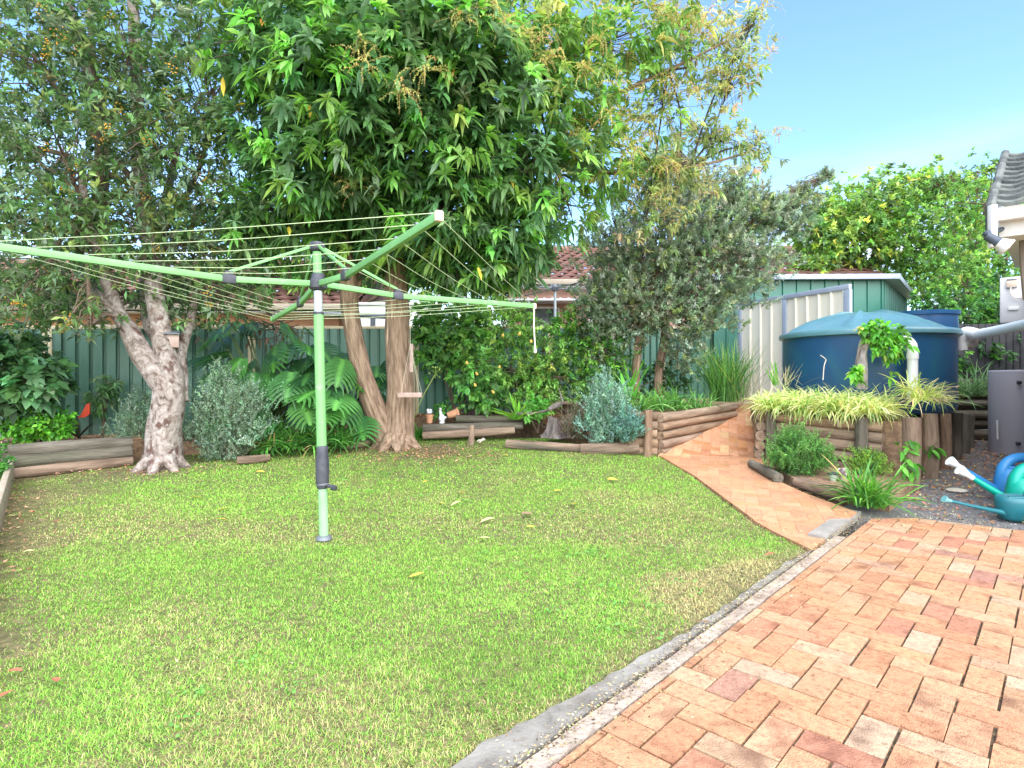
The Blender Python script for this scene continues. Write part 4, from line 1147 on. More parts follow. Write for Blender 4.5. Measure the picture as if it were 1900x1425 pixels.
for s in (0.03, 2.6):
    for (o, z) in prof: V.append(hc + adir3 * s + bdir * (o - .0) + np.array([0, 0, z - .035]))
m = len(prof); Fs = [[i, (i + 1) % m, m + (i + 1) % m, m + i] for i in range(m)] + [list(range(m))[::-1], list(range(m, 2 * m))]
g.add(V, Fs); g.build('gutter', GUT, home)
g = Geo(); beam(g, hc + adir3 * .03 + bdir * .02 + [0, 0, -.16], hc + adir3 * 2.6 + bdir * .02 + [0, 0, -.16], .03, .20, .004); g.build('fascia', GUT, home)
g = Geo(); p0 = hc - bdir * .12 - adir3 * .004 + [0, 0, -.16]; beam(g, p0 + [0, 0, .16], p0 + [0, 0, -.20], .05, .05, .004); beam(g, p0 + bdir * .1 + [0, 0, -.02], p0 + bdir * 2.2 + np.array([0, 0, 1.06]), .03, .2, .004); g.build('barge_board', BARGE, home)
g = Geo(); c_ = hc + adir3 * 1.45 + bdir * 1.2; V = [hc + adir3 * .05 + bdir * .05, hc + adir3 * 2.6 + bdir * .05, hc + adir3 * 2.6 + bdir * 2.0, hc + adir3 * .05 + bdir * 2.0]
V = [v + np.array([0, 0, -.25]) for v in V]; g.add(V, [[3, 2, 1, 0]]); g.build('soffit', WHITE, home)
g = Geo(); w0 = hc + adir3 * .42 + bdir * .5
beam(g, [*w0[:2], 1.2], [*(w0 + adir3 * 3)[:2], 1.2], .2, 2.4); beam(g, [*(w0 + adir3 * .0 + bdir * .1)[:2], 1.2], [*(w0 + bdir * 6.0)[:2], 1.2], .2, 2.4); g.build('wall', mat('house_brick', [(.45, .28, .2), (.55, .36, .26)], rough=.9, scale=4, bump=.3), home)
g = Geo(); p = W(1899, 430, 5.15); tube(g, [p + [0, 0, .2], p, p - np.array([0, 0, .25]), p + np.array([.03, 0, -.6])], .03, n=14, sides=10); g.build('downpipe', mat('downpipe', [(.20, .15, .12), (.27, .21, .17)], rough=.5, scale=5), home)
# floodlight under the barge
fl = thing('flood_light', 'outdoor spotlight with dark holder and pale lens under the gutter corner', 'spotlight', tuple(W(1848, 450, 4.95)))
FLB = mat('lamp_blue_grey', [(.05, .06, .085), (.085, .10, .13)], rough=.45, scale=8)
aim = np.array([.55, -.35, -.55])
c0_ = W(1836, 436, 4.95)
g = Geo(); tube(g, [W(1862, 424, 5.0), W(1846, 430, 4.97), W(1832, 433, 4.95)], .020, n=10, sides=12); blob(g, W(1832, 434, 4.95), (.034, .034, .03), 1, .0); g.build('bracket', FLB, fl, smooth=True)
n_ = aim / np.linalg.norm(aim); g = lathe(Geo(), [(0, -.03), (.036, -.03), (.038, .03), (.042, .06), (.046, .075)], W(1837, 441, 4.93), 20, axis=n_); g.build('holder', FLB, fl)
g = lathe(Geo(), [(.044, .07), (.052, .10), (.07, .135), (.074, .15), (.068, .156), (0, .165)], W(1837, 441, 4.93), 24, axis=n_); g.build('lamp', mat('lamp_glass', [(.70, .66, .63), (.78, .74, .70)], rough=.3, scale=8), fl, smooth=True)

# air conditioner, water heater
ACM = mat('aircon_beige', [(.62, .58, .58), (.69, .65, .64)], rough=.5, scale=3)
cA = W(1853, 558, 8.2)
ac = thing('air_conditioner', 'beige outdoor air conditioner unit fixed above the white pipe', 'air conditioner', (cA[0], cA[1], 1.9))
z0, z1 = 1.96, 2.60; cxy = cA[:2] + adir3[:2] * .19 + bdir[:2] * .42; ang = math.atan2(adir3[1], adir3[0])
g = Geo(); box(g, (*cxy, (z0 + z1) / 2), (.36, .82, z1 - z0), ang, .018); g.build('casing', ACM, ac)
fc = lambda u, z, o=.0: np.array([*(cA[:2] + adir3[:2] * u - bdir[:2] * (.0 + o)), z])
g = Geo(); box(g, fc(.14, 2.50, .006), (.12, .014, .09), ang, .004); g.build('terminal_cover', mat('tan_plastic', [(.55, .42, .33), (.62, .48, .38)], rough=.5, scale=8), ac)
g = Geo(); box(g, fc(.14, 2.56, .008), (.11, .016, .016), ang, .002); box(g, fc(.14, 2.45, .008), (.12, .016, .012), ang, .002); g.build('cover_lip', GREY, ac)
g = Geo(); tube(g, [fc(.13, 2.45, .02), fc(.13, 2.36, .03), fc(.18, 2.30, .03), fc(.30, 2.30, .03), fc(.36, 2.32, .02)], .009, n=20, sides=8); g.build('cable', mat('tan_cable', [(.55, .45, .4), (.6, .5, .45)], rough=.5, scale=8), ac)
g = Geo(); box(g, fc(.16, 2.16, .006), (.11, .012, .05), ang, .001); g.build('sticker', WHITE, ac)
g = Geo(); box(g, fc(.33, 2.22, .02), (.06, .05, .26), ang, .01); g.build('valve_cover', BLK, ac)
g = Geo()
for o in (.1, .7):
    p = fc(.0, 1.93, -o); beam(g, p, p + adir3 * .5, .04, .04); 
g.build('wall_bracket', GREY, ac)
hx = W(1850, 842, 8.36); cH = hx[:2] + np.array([.31, .06])
wh = thing('water_heater', 'tall grey cylindrical water heater standing on the gravel', 'water heater', (cH[0], cH[1], float(hx[2])))
HW = mat('heater_grey', [(.44, .41, .45), (.50, .47, .50)], rough=.5, scale=1.5, spec=.3, stretch=(1, 1, .2))
z0 = float(GR(0, 8.36)); g = lathe(Geo(), [(0, z0), (.30, z0), (.30, z0 + .02), (.305, z0 + .03), (.305, 1.285), (.29, 1.30), (0, 1.31)], (*cH, 0), 40); g.build('casing', HW, wh, smooth=False)
for px, py in ((1893, 710), (1891, 823)):
    p = W(px, py, 8.12); g = lathe(Geo(), [(.0, .03), (.022, .028), (.026, .0), (.03, -.01)], p + [0, .02, 0], 14, axis=(0.1, -1, 0)); g.build('relief_valve', BLK, wh)
g = Geo(); tube(g, [W(1851, 815, 8.2), W(1850, 780, 8.2)], .012, n=2, sides=8); g.build('drain_pipe', WHITE, wh)

# ================================================================== watering cans
def can(name, label, loc, rz, s, m, m_rose, lying=False):
    """oval body, long spout with rose, arched hollow handle; +x is the spout side"""
    h = thing(name, label, 'watering can', loc)
    def tf(V):
        V = np.asarray(V, float) * s
        c_, s_ = math.cos(rz), math.sin(rz)
        return V @ np.array([[c_, s_, 0], [-s_, c_, 0], [0, 0, 1]]) + np.asarray(loc, float)
    n = 28; th = np.linspace(0, 2 * PI, n, endpoint=False); prof = [(.001, 0), (.115, 0), (.13, .012), (.135, .06), (.13, .15), (.118, .20), (.095, .235), (.06, .25), (.001, .252)]
    V = np.concatenate([np.stack([r_ * 1.25 * np.cos(th) + .05 * z, r_ * .8 * np.sin(th), np.full(n, z)], 1) for r_, z in prof])
    i = np.arange(len(prof) - 1)[:, None] * n; j = np.arange(n)[None]; j2 = (j + 1) % n
    g = Geo().add(tf(V), np.stack([i + j, i + j2, i + n + j2, i + n + j], -1).reshape(-1, 4)); bd = g.build('body', m, h, smooth=True)
    g = Geo(); tube(g, tf([[.12, 0, .05], [.2, 0, .11], [.36, 0, .215], [.40, 0, .24]]), np.array([.036, .026, .017, .015]) * s, n=18, sides=14); g.build('spout', m, h, smooth=True)
    g = Geo(); A = tf([[.38, 0, .227], [.41, 0, .247], [.455, 0, .277], [.465, 0, .284]]); tube(g, A, np.array([.017, .018, .034, .036]) * s, n=10, sides=16); g.build('rose', m_rose, h, smooth=True)
    g = Geo(); tube(g, tf([[-.13, 0, .12], [-.185, 0, .19], [-.15, 0, .275], [-.04, 0, .315], [.06, 0, .30], [.115, 0, .24], [.125, 0, .17]]), np.array([.032, .03, .03, .031, .033, .037, .042]) * s, n=34, sides=12); g.build('handle', m, h, smooth=True)
    g = Geo(); tube(g, tf([[.06 + .05 * math.cos(t), .045 * math.sin(t), .248] for t in np.linspace(0, 2 * PI, 20)]), .007 * s, n=20, sides=6); g.build('filler_rim', m, h, smooth=True)
    return h


plast = lambda nm, a, b: mat(nm, [a, b], rough=.38, scale=4, spec=.45, spots=(18, .66, .78, tuple(np.array(a) * 1.6)))
TEALG = plast('green_plastic', (.0, .27, .19), (.0, .33, .24)); BLUEP = plast('blue_plastic', (.03, .19, .44), (.04, .23, .50)); DTEAL = plast('dark_teal_plastic', (.012, .12, .145), (.016, .15, .18))
q = gp(1872, 957); can('watering_can', 'bright green plastic watering can with a white rose', (q[0] + .36, q[1] + .16, .01), PI - .10, 1.32, TEALG, WHITE)
q = gp(1884, 945); can('watering_can', 'blue plastic watering can tucked behind the green one', (q[0] + .42, q[1] + .42, .01), PI - .12, 1.36, BLUEP, WHITE)
q = gp(1885, 964)
dc = thing('watering_can', 'dark teal watering can with a long low spout in front', 'watering can', (q[0] + .02, q[1] + .06, .0))
o = np.array([q[0] + .06, q[1] + .05, 0]); n = 28; th = np.linspace(0, 2 * PI, n, endpoint=False)
prof = [(.001, .005), (.10, .005), (.125, .03), (.15, .10), (.155, .165), (.15, .20), (.14, .205), (.13, .17), (.001, .16)]
V = np.concatenate([np.stack([r_ * 1.15 * np.cos(th), r_ * .8 * np.sin(th), np.full(n, z)], 1) for r_, z in prof]) + o
i = np.arange(len(prof) - 1)[:, None] * n; j = np.arange(n)[None]; j2 = (j + 1) % n
g = Geo().add(V, np.stack([i + j, i + j2, i + n + j2, i + n + j], -1).reshape(-1, 4)); g.build('body', DTEAL, dc, smooth=True)
g = Geo(); tube(g, [o + [-.12, -.02, .07], o + [-.2, -.03, .085], W(1800, 938, 4.80), W(1762, 929, 4.80)], [.034, .02, .0125, .011], n=20, sides=12); g.build('spout', DTEAL, dc, smooth=True)
g = Geo(); p = W(1758, 928, 4.80); tube(g, [p + [.03, 0, -.008], p, p + [-.022, 0, .008], p + [-.03, 0, .012]], [.013, .016, .03, .03], n=10, sides=14); g.build('rose', mat('pale_teal_plastic', [(.12, .34, .36), (.2, .42, .44)], rough=.5, scale=9), dc)
g = Geo(); tube(g, [o + [-.13, -.06, .20], o + [0, -.11, .215], o + [.1, -.1, .24], o + [.16, -.02, .26], o + [.24, .0, .2]], .012, n=20, sides=10); box(g, o + [.06, -.08, .235], (.14, .05, .05), 0, .012); g.build('handle', DTEAL, dc)
qe = gp(1902, 972); g = Geo(); tube(g, [qe + [.03 + .035 * math.cos(t), 0, .045 + .045 * math.sin(t)] for t in np.linspace(0, 2 * PI, 22)], .006, n=22, sides=8)
single(g, 'hose_ring', mat('dark_green_hose', [(.02, .12, .06), (.03, .16, .08)], rough=.5, scale=9), 'small dark green hose loop at the photo edge by the cans', 'hose', tuple(qe))
q = gp(1775, 912, GR); g = blob(Geo(), (q[0], q[1], q[2] + .012), (.10, .085, .022), 8, .04, 24, 8); single(g, 'stepping_stone', mat('pale_stone', [(.42, .36, .28), (.60, .55, .47)], rough=.9, scale=9), 'pale round flat stone lying in the leaf litter', 'stone', tuple(q), None, True)

# ================================================================== ornaments
TERRA = mat('terracotta', [(.50, .24, .13), (.60, .32, .19)], rough=.85, scale=14, bump=.2)
CERW = mat('white_ceramic', [(.62, .64, .68), (.78, .79, .81)], rough=.45, scale=9)
gz = thing('goose_ornament', 'white goose ornament standing on the log beside the fence', 'ornament', tuple(W(820, 783, 9.12)))
b0 = W(820, 785, 9.12)
g = Geo(); blob(g, b0 + [0, 0, .075], (.052, .065, .062), 2, .02, 18, 12)
tube(g, [b0 + [-.005, -.02, .10], b0 + [-.015, -.03, .15], b0 + [-.022, -.035, .195], b0 + [-.02, -.045, .215]], [.036, .022, .019, .022], n=14, sides=14); blob(g, b0 + [-.02, -.045, .222], (.021, .027, .021), 1, 0); blob(g, b0 + [.04, .045, .085], (.03, .04, .02), 3, 0); lathe(g, [(0, 0), (.042, 0), (.04, .02), (.03, .03)], b0, 16)
g.build('body', CERW, gz, smooth=True)
g = Geo(); lathe(g, [(.011, 0), (.008, .015), (.0, .032)], b0 + [-.022, -.068, .218], 10, axis=(-.15, -1, -.1)); g.build('beak', mat('beak', [(.6, .35, .1), (.65, .4, .14)], rough=.5, scale=9), gz)
p = W(797, 785, 9.15); pot = thing('terracotta_pot', 'upright terracotta pot with a small white flower ornament on top', 'flowerpot', tuple(p))
g = lathe(Geo(), [(0, 0), (.042, 0), (.058, .11), (.066, .112), (.066, .135), (.056, .136), (.05, .09), (0, .09)], p, 24); g.build('pot', TERRA, pot)
g = Geo(); blob(g, p + [0, 0, .175], (.045, .04, .035), 5, .2, 14, 8); blob(g, p + [.02, -.02, .20], (.02, .02, .025), 6, .1); blob(g, p + [-.025, -.01, .205], (.022, .02, .022), 7, .1); g.build('white_figure', CERW, pot)
p = W(838, 778, 9.3); g = lathe(Geo(), [(0, 0), (.05, 0), (.075, .16), (.088, .162), (.088, .19), (.075, .19), (.06, .1), (0, .1)], p + [-.07, .02, .06], 24, axis=(1, .15, .25)); single(g, 'terracotta_pot', TERRA, 'dark terracotta pot tipped on its side behind the goose', 'flowerpot', tuple(p))
# hanging bird feeder tray
ft = thing('bird_feeder', 'wooden bird feeder tray hung on cords against the brown trunk', 'bird feeder', tuple(W(760, 733, 8.2)))
c_ = W(761, 735, 8.12); g = Geo(); fw = mat('feeder_wood', [(.32, .22, .18), (.45, .33, .28)], rough=.9, scale=8, bump=.4)
box(g, c_, (.32, .24, .016), .1, .002); 
for (ox, oy, sx, sy) in ((0, -.115, .32, .018), (0, .115, .32, .018), (-.155, 0, .018, .215), (.155, 0, .018, .215)): box(g, c_ + [ox - oy * .1, oy + ox * .1, .018], (sx, sy, .06), .1, .003)
g.build('tray', fw, ft)
ap = W(761, 640, 8.12); g = Geo()
for (ox, oy) in ((.145, -.1), (.145, .1), (-.145, .1)): tube(g, [ap, c_ + [ox, oy, .04]], .0024, n=2, sides=5)
tube(g, [ap, ap + [0, 0, .75]], .0035, n=2, sides=5); g.build('cord', mat('jute', [(.5, .45, .33), (.6, .55, .42)], rough=.9, scale=20), ft)
g = Geo(); box(g, ap + [0.01, .05, -.18], (.05, .012, .40), .1, .003); g.build('back_slat', fw, ft)
# nest box on the left tree
nb = thing('nest_box', 'small grey nest box on the right limb of the berry tree', 'nest box', tuple(W(322, 632, 7.1)))
c_ = W(321, 632, 7.05); g = Geo(); box(g, c_, (.13, .13, .17), .5, .004); g.build('body', fw, nb)
g = Geo(); box(g, c_ + [.0, -.02, .10], (.17, .18, .018), .5, .003, None, frame((1, 0, .0), (0, -.25, 1))); g.build('roof', GREY, nb)
# stump, driftwood, stake
STUMP = mat('stump_wood', [(.05, .04, .038), (.14, .115, .105), (.24, .20, .18)], rough=.95, scale=9, detail=9, bump=1.0, bscale=30, stretch=(1, 1, .3))
p = W(1045, 803, 8.75); g = Geo(); n = 40; th = np.linspace(0, 2 * PI, n, endpoint=False); rr = rng(2); ph = rr.random(5) * 6
V = []; 
lv = [(0, 1.3), (.05, 1.1), (.12, .93), (.2, .86), (.26, .82)]
for z, k in lv:
    ra = .20 * k * (1 + .16 * np.sin(3 * th + ph[0] + z) + .10 * np.sin(7 * th + ph[1]) + .07 * np.sin(13 * th + ph[2] + 4 * z))
    V.append(np.stack([p[0] + ra * 1.35 * np.cos(th), p[1] + ra * np.sin(th), p[2] - .06 + z * (1 + .22 * np.sin(2 * th + ph[3])) * 1.0], 1))
V.append(np.stack([p[0] + .09 * np.cos(th), p[1] + .07 * np.sin(th), np.full(n, p[2] + .09)], 1)); V = np.concatenate(V)
i = np.arange(len(lv))[:, None] * n; j = np.arange(n)[None]; j2 = (j + 1) % n
g.add(V, np.stack([i + j, i + j2, i + n + j2, i + n + j], -1).reshape(-1, 4)); g.add(V[-n:], [list(range(n))])
single(g, 'tree_stump', STUMP, 'dark weathered hollow tree stump on the mulch', 'stump', tuple(p))
g = Geo(); tube(g, [W(960, 768, 8.9), W(1000, 765, 8.8), W(1040, 752, 8.7), W(1041, 735, 8.7), W(1036, 720, 8.72)], [.018, .02, .016, .012, .006], n=26, sides=8, wob=.05); tube(g, [W(1018, 760, 8.7), W(1030, 753, 8.7), W(1040, 748, 8.68)], [.03, .04, .02], n=10, sides=10, wob=.1)
single(g, 'fallen_branch', STUMP, 'thin bent dead branch lying across the stump', 'branch', tuple(W(1000, 765, 8.8)))
p = W(876, 822, 8.75); g = Geo(); tube(g, [p + [-.03, 0, -.08], p + [-.01, 0, .06], p + [.0, 0, .20], p + [-.005, 0, .27]], [.055, .045, .035, .03], n=14, sides=12, wob=.1, seed=4); tube(g, [p + [0, -.02, .02], p + [-.06, -.05, -.05]], [.035, .03], n=4, sides=10, wob=.1)
single(g, 'driftwood_post', LOG, 'small driftwood stub standing on the grass by the logs', 'driftwood', tuple(p))
p = W(893, 818, 8.7); g = Geo()
for k in range(6):
    a = rr.random(3) * .07 - .035; tube(g, [p + [a[0] - .04, a[1], a[2] * .6 - .01], p + [a[1] + .05, a[0], a[0] * .6 + .03]], .010, n=3, sides=7)
single(g, 'twig_bundle', mat('bleached_wood', [(.38, .33, .28), (.5, .45, .38)], rough=.9, scale=12), 'bundle of bleached sticks beside the driftwood stub', 'sticks', tuple(p))
# ornaments in the corner of the planter bed
p = gp(1561, 905); p = W(1562, 893, 5.98); orn = thing('stone_ornament', 'mottled pink and white stone toadstool by the strappy clump', 'ornament', tuple(p))
MOTT = mat('mottled_stone', [(.14, .09, .10), (.50, .40, .40), (.78, .70, .68)], rough=.8, scale=11, detail=3, pos=[.40, .5, .58])
g = Geo(); blob(g, W(1565, 876, 5.95), (.062, .06, .045), 3, .06, 20, 12); g.build('cap', MOTT, orn, smooth=True)
g = Geo(); q = W(1565, 880, 5.95); tube(g, [q, q - np.array([0, 0, .16])], [.035, .045], n=6, sides=14, wob=.05); g.build('stalk', mat('ornament_stalk', [(.25, .2, .14), (.4, .33, .22)], rough=.9, scale=12), orn)
p = W(1546, 890, 6.02); sl_ = thing('solar_lamp', 'small garden lamp with dark cap beside the toadstool ornament', 'garden lamp', tuple(p))
g = lathe(Geo(), [(.02, -.05), (.028, -.04), (.042, .03), (.04, .035), (0, .035)], W(1546, 886, 6.0), 16); g.build('shade', mat('lamp_glass_dull', [(.42, .42, .36), (.52, .52, .46)], rough=.35, scale=9), sl_)
g = lathe(Geo(), [(.0, .034), (.052, .032), (.054, .045), (.03, .055), (0, .056)], W(1546, 886, 6.0), 16); g.build('cap', BLK, sl_)
g = Geo(); q = W(1546, 892, 6.0); tube(g, [q, q - np.array([0, 0, .15])], .012, n=2, sides=8); g.build('stake', BLK, sl_)
g = Geo(); q = W(1550, 905, 5.95)
for k in range(3): blob(g, q + rr.normal(0, .03, 3) * [1, .6, .5], (.035, .03, .024), 20 + k, .1, 12, 8)
single(g, 'ornament_rocks', MOTT, 'dark speckled rocks at the foot of the garden lamp', 'rocks', tuple(q), None, True)
# yellow and brown leaves lying on the grass
def leafgeo(ln, wd_, col, seed):
    rr = rng(seed); n = 9; V = []; F_ = []
    for i in range(n):
        t = i / (n - 1); w = wd_ * math.sin(PI * t ** .8) * .5 + .0006; z = .006 + .02 * math.sin(t * 3 + seed) * ln * 5 * .4
        x = (t - .5) * ln; y = .12 * ln * math.sin(t * 2.5)
        V += [[x, y - w, z + .25 * w], [x, y, z], [x, y + w, z + .3 * w]]
    for i in range(n - 1):
        for q in (0, 1): F_.append([3 * i + q, 3 * i + 3 + q, 3 * i + 4 + q, 3 * i + 1 + q])
    return Geo().add(V, F_, col)


FL = [(483, 879, .11, 'y'), (708, 874, .10, 'y'), (362, 925, .12, 'y'), (750, 875, .06, 'p'), (857, 917, .08, 'y'), (846, 938, .10, 'p'), (905, 970, .13, 'p'), (978, 958, .11, 'b'),
      (1137, 893, .12, 'y'), (1068, 938, .13, 'y'), (1036, 913, .10, 'y'), (938, 846, .08, 'y'), (790, 897, .07, 'y'), (840, 889, .06, 'y'), (898, 1003, .10, 'p'), (985, 981, .07, 'y'),
      (774, 1072, .10, 'y'), (1430, 1033, .08, 'r'), (415, 948, .10, 'y'), (412, 968, .09, 'y'), (26, 1254, .07, 'r'), (12, 1296, .06, 'r'), (100, 1270, .07, 'r'), (1310, 1160, .05, 'b'), (820, 937, .05, 'y'), (1012, 880, .05, 'y'), (52, 1028, .07, 'p'), (655, 1010, .06, 'y')]
LC = {'y': ((.62, .47, .07), 'yellow leaf lying on the lawn', 'yellow fallen leaves on the lawn'), 'p': ((.50, .50, .22), 'pale green leaf lying on the lawn', 'pale fallen leaves on the lawn'),
      'b': ((.27, .16, .11), 'curled brown leaf lying on the lawn', 'brown fallen leaves on the lawn'), 'r': ((.42, .15, .08), 'reddish brown leaf lying on the lawn', 'reddish fallen leaves on the lawn')}
for i, (px, py, ln, k) in enumerate(FL):
    q = gp(px, py); c_, lb, gr_ = LC[k]
    o = leafgeo(ln, ln * .36, c_, i).build('fallen_leaf', TINT, None, (0, 0, 0), True)
    o.location = (q[0], q[1], q[2] + .012); o.rotation_euler = (rr.normal(0, .15), rr.normal(0, .15), rr.random() * 6.28 if i % 2 else rr.normal(0, .5)); tag(o, lb, 'leaf', gr_)
# ================================================================== bark
BARKP = mat('pale_bark', [(.07, .045, .035), (.19, .145, .12), (.31, .255, .225), (.42, .37, .335)], rough=.85, scale=11, detail=10, bump=.8, bscale=26, src='TC', stretch=(1.0, 1.0, .8), dist=1.2, pos=[.30, .42, .54, .68], spots=(9, .57, .66, (.10, .055, .042)))
BARKB = mat('brown_bark', [(.11, .065, .04), (.25, .165, .11), (.39, .275, .195)], rough=.95, scale=16, detail=10, bump=1.0, bscale=30, src='TC', stretch=(1.7, 1.7, .22), spots=(9, .64, .72, (.62, .45, .32)))
BARKD = mat('dark_bark', [(.05, .035, .028), (.11, .08, .065)], rough=.95, scale=16, bump=.6, src='TC', stretch=(1.5, 1.5, .3))
TWIG = mat('twig', [(.10, .065, .045), (.20, .14, .10)], rough=.9, scale=12)


def limb(g, pts, rad, n=26, sides=14, wob=.03, seed=0):
    P = [W(*p) for p in pts]; rm = [q * P_[1] / F for q, P_ in zip(rad, P)]
    rm = np.interp(np.linspace(0, 1, n), np.linspace(0, 1, len(rm)), rm)
    return tube(g, P, rm, n=n, sides=sides, wob=wob, seed=seed)


def branches(g, root, C, kk, blobs, r, per=14, r0=.03, r1=.004):
    """limbs from the trunk top to each blob, then to its shoots"""
    for b in range(len(blobs)):
        c = np.array(blobs[b][:3]); a = np.asarray(root[b % len(root)] if len(root) > 1 else root[0], float)
        m = (a + c) / 2 + r.normal(0, .15, 3) + [0, 0, .1]
        tube(g, [a, m, c], [r0 * 1.6, r0 * .6], n=9, sides=7, caps=False, wob=.04, seed=b)
        ids = np.nonzero(kk == b)[0]
        if len(ids) == 0: continue
        ids = r.choice(ids, min(per, len(ids)), replace=False)
        st = np.array([m + (c - m) * t for t in r.uniform(.35, 1, len(ids))])
        twigs(g, st, C[ids], r0 * .35, r1, r)


# ------------------------------------------------------------------ the berry tree on the left
D1 = 7.02
p0 = gp(300, 868)
bt = thing('berry_tree', 'multi-stemmed tree with pale bark and clusters of orange berries', 'tree', tuple(p0))
g = Geo()
limb(g, [(300, 880, D1), (302, 850, D1), (305, 800, D1), (312, 755, D1), (312, 715, D1), (292, 690, D1)], [46, 34, 31, 29, 26, 18], sides=20, wob=.045, seed=5)
limb(g, [(314, 730, D1), (288, 690, D1 - .03), (262, 655, D1 - .05), (240, 615, D1 - .1), (222, 585, D1 - .1), (205, 540, D1 - .1), (180, 460, D1 - .2), (150, 330, D1 - .3)], [20, 22, 20, 17, 13, 12, 10, 6], seed=6)
limb(g, [(240, 618, D1 - .1), (220, 590, D1 - .12), (200, 560, D1 - .1), (178, 535, D1), (140, 490, D1 + .1), (90, 440, D1 + .2)], [12, 10, 9, 8, 6, 4], seed=7)
limb(g, [(320, 745, D1), (318, 700, D1), (305, 650, D1), (297, 600, D1), (287, 540, D1), (280, 460, D1 + .1), (262, 350, D1 + .2), (255, 200, D1 + .3), (250, 60, D1 + .3), (240, -80, D1 + .3)], [20, 21, 18, 17, 17, 15, 14, 12, 10, 8], n=44, seed=8)
limb(g, [(336, 745, D1 + .1), (336, 700, D1 + .15), (335, 655, D1 + .2), (352, 600, D1 + .3), (362, 560, D1 + .35), (372, 500, D1 + .4)], [13, 12, 11, 8, 6, 4], seed=9)
limb(g, [(300, 640, D1 + .2), (275, 600, D1 + .3), (272, 500, D1 + .5), (305, 380, D1 + .7), (335, 250, D1 + .8)], [10, 10, 10, 8, 5], seed=10)
limb(g, [(195, 500, D1 - .1), (185, 380, D1), (190, 250, D1 + .1), (160, 110, D1 + .2), (130, 20, D1 + .2), (120, -60, D1 + .2)], [12, 13, 13, 12, 9, 7], n=36, seed=11)
for a, seed in ((-2.4, 1), (-.5, 2), (.4, 3), (2.9, 4), (-1.4, 5)):
    q = p0 + [0, 0, .0]; e = np.array([math.cos(a), math.sin(a), 0])
    tube(g, [q + e * .12 + [0, 0, .10], q + e * .22 + [0, 0, .02], q + e * .32 + [0, 0, -.06]], [.10, .06, .03], n=8, sides=10, wob=.06, seed=seed)
for (px, py, a) in ((292, 672, .9), (300, 735, 1.0), (262, 630, .8), (303, 640, .7), (310, 790, .8)):
    q = W(px, py, D1 - .21); blob(g, q, (.03 * a, .02, .028 * a), int(px), .2, 10, 8)
g.build('trunk', BARKP, bt, smooth=True)
r = rng(101)
blobs1 = [BL(60, 100, 6.7, 210, 170, 1.2), BL(250, 60, 7.0, 220, 160, 1.3), BL(400, 150, 7.2, 130, 190, 1.0), BL(110, 270, 6.6, 200, 130, 1.1), BL(320, 300, 7.0, 150, 130, 1.0), BL(70, 440, 6.5, 170, 130, 1.0),
          BL(240, 430, 6.9, 150, 90, .9), BL(390, 440, 7.3, 120, 100, .8), BL(60, 560, 6.7, 130, 75, .7), BL(170, 600, 6.5, 70, 40, .4, .05), BL(410, 550, 7.3, 110, 60, .6), BL(330, 560, 7.6, 90, 60, .5), BL(-120, 300, 6.6, 170, 260, 1.2, .4), BL(150, -120, 7, 400, 130, 1.5, .6)]
C, A, kk = blobs_sample(blobs1, 6000, r, lo=.35, rough=.3)
g = Geo(); branches(g, [W(262, 350, 7.2), W(190, 300, 7.0), W(272, 480, 7.4), W(205, 540, 6.9)], C, kk, blobs1, r, per=26, r0=.026)
g.build('branches', TWIG, bt)
cols = palette(r, len(C), [(.06, .115, .038), (.08, .14, .05), (.11, .15, .09), (.14, .18, .06), (.045, .08, .032)], [4, 4, 3, 1.4, 1.4], .22)
g = Geo(); rosettes(g, C, A * .7 + r.normal(0, .6, A.shape) + [0, 0, .1], 7, .105, .036, cols, r, 1.15, .12, SMALL, .10, .25)
g.build('crown', GLOSSY, bt)
nb_ = 85; ids = r.choice(np.nonzero((A[:, 1] < .2))[0], nb_); g = Geo(); BT = np.array([[0, 0, 1], [.87, 0, -.4], [-.43, .75, -.4], [-.43, -.75, -.4], [0, 0, -1]])
for q in C[ids]:
    m = 14; P = q + r.normal(0, .035, (m, 3)) + [0, -.05, -.02]
    for p in P: blob(g, p, (.008, .008, .008), 1, 0, 6, 4, col=np.array([(.55, .27, .03), (.48, .20, .02), (.45, .33, .05)][int(r.integers(3))]))
bo = g.build('berries', TINT, bt); bo['kind'] = 'stuff'

# ------------------------------------------------------------------ the big-leaved tree with two brown trunks
D2 = 8.5
q0 = gp(735, 828)
mt = thing('twin_trunk_tree', 'large tree with two brown trunks, big drooping leaves and yellow blossom sprays', 'tree', tuple(q0))
g = Geo()
limb(g, [(738, 840, 8.55), (738, 815, 8.55), (741, 770, 8.55), (742, 700, 8.55), (738, 640, 8.5), (736, 560, 8.5), (734, 500, 8.45), (722, 410, 8.35), (700, 300, 8.2), (690, 180, 8.0), (720, 40, 7.8), (740, -80, 7.7)], [40, 32, 27, 25, 22, 21, 20, 17, 15, 12, 9, 6], n=56, sides=18, wob=.04, seed=21)
limb(g, [(722, 825, 8.5), (708, 790, 8.5), (690, 745, 8.45), (672, 690, 8.4), (660, 640, 8.35), (650, 580, 8.3), (645, 510, 8.2), (628, 420, 8.1), (618, 330, 8.0), (640, 200, 7.8), (600, 60, 7.6)], [28, 23, 20, 18, 17.5, 17, 16, 14, 12, 10, 6], n=50, sides=16, wob=.04, seed=22)
limb(g, [(655, 560, 8.3), (668, 500, 8.4), (672, 430, 8.4), (640, 350, 8.3), (600, 260, 8.1)], [7, 8, 8, 7, 5], seed=23)
limb(g, [(722, 410, 8.35), (790, 320, 8.2), (880, 240, 7.9), (980, 160, 7.6), (1090, 90, 7.4)], [11, 10, 8, 6, 3], n=30, seed=24)
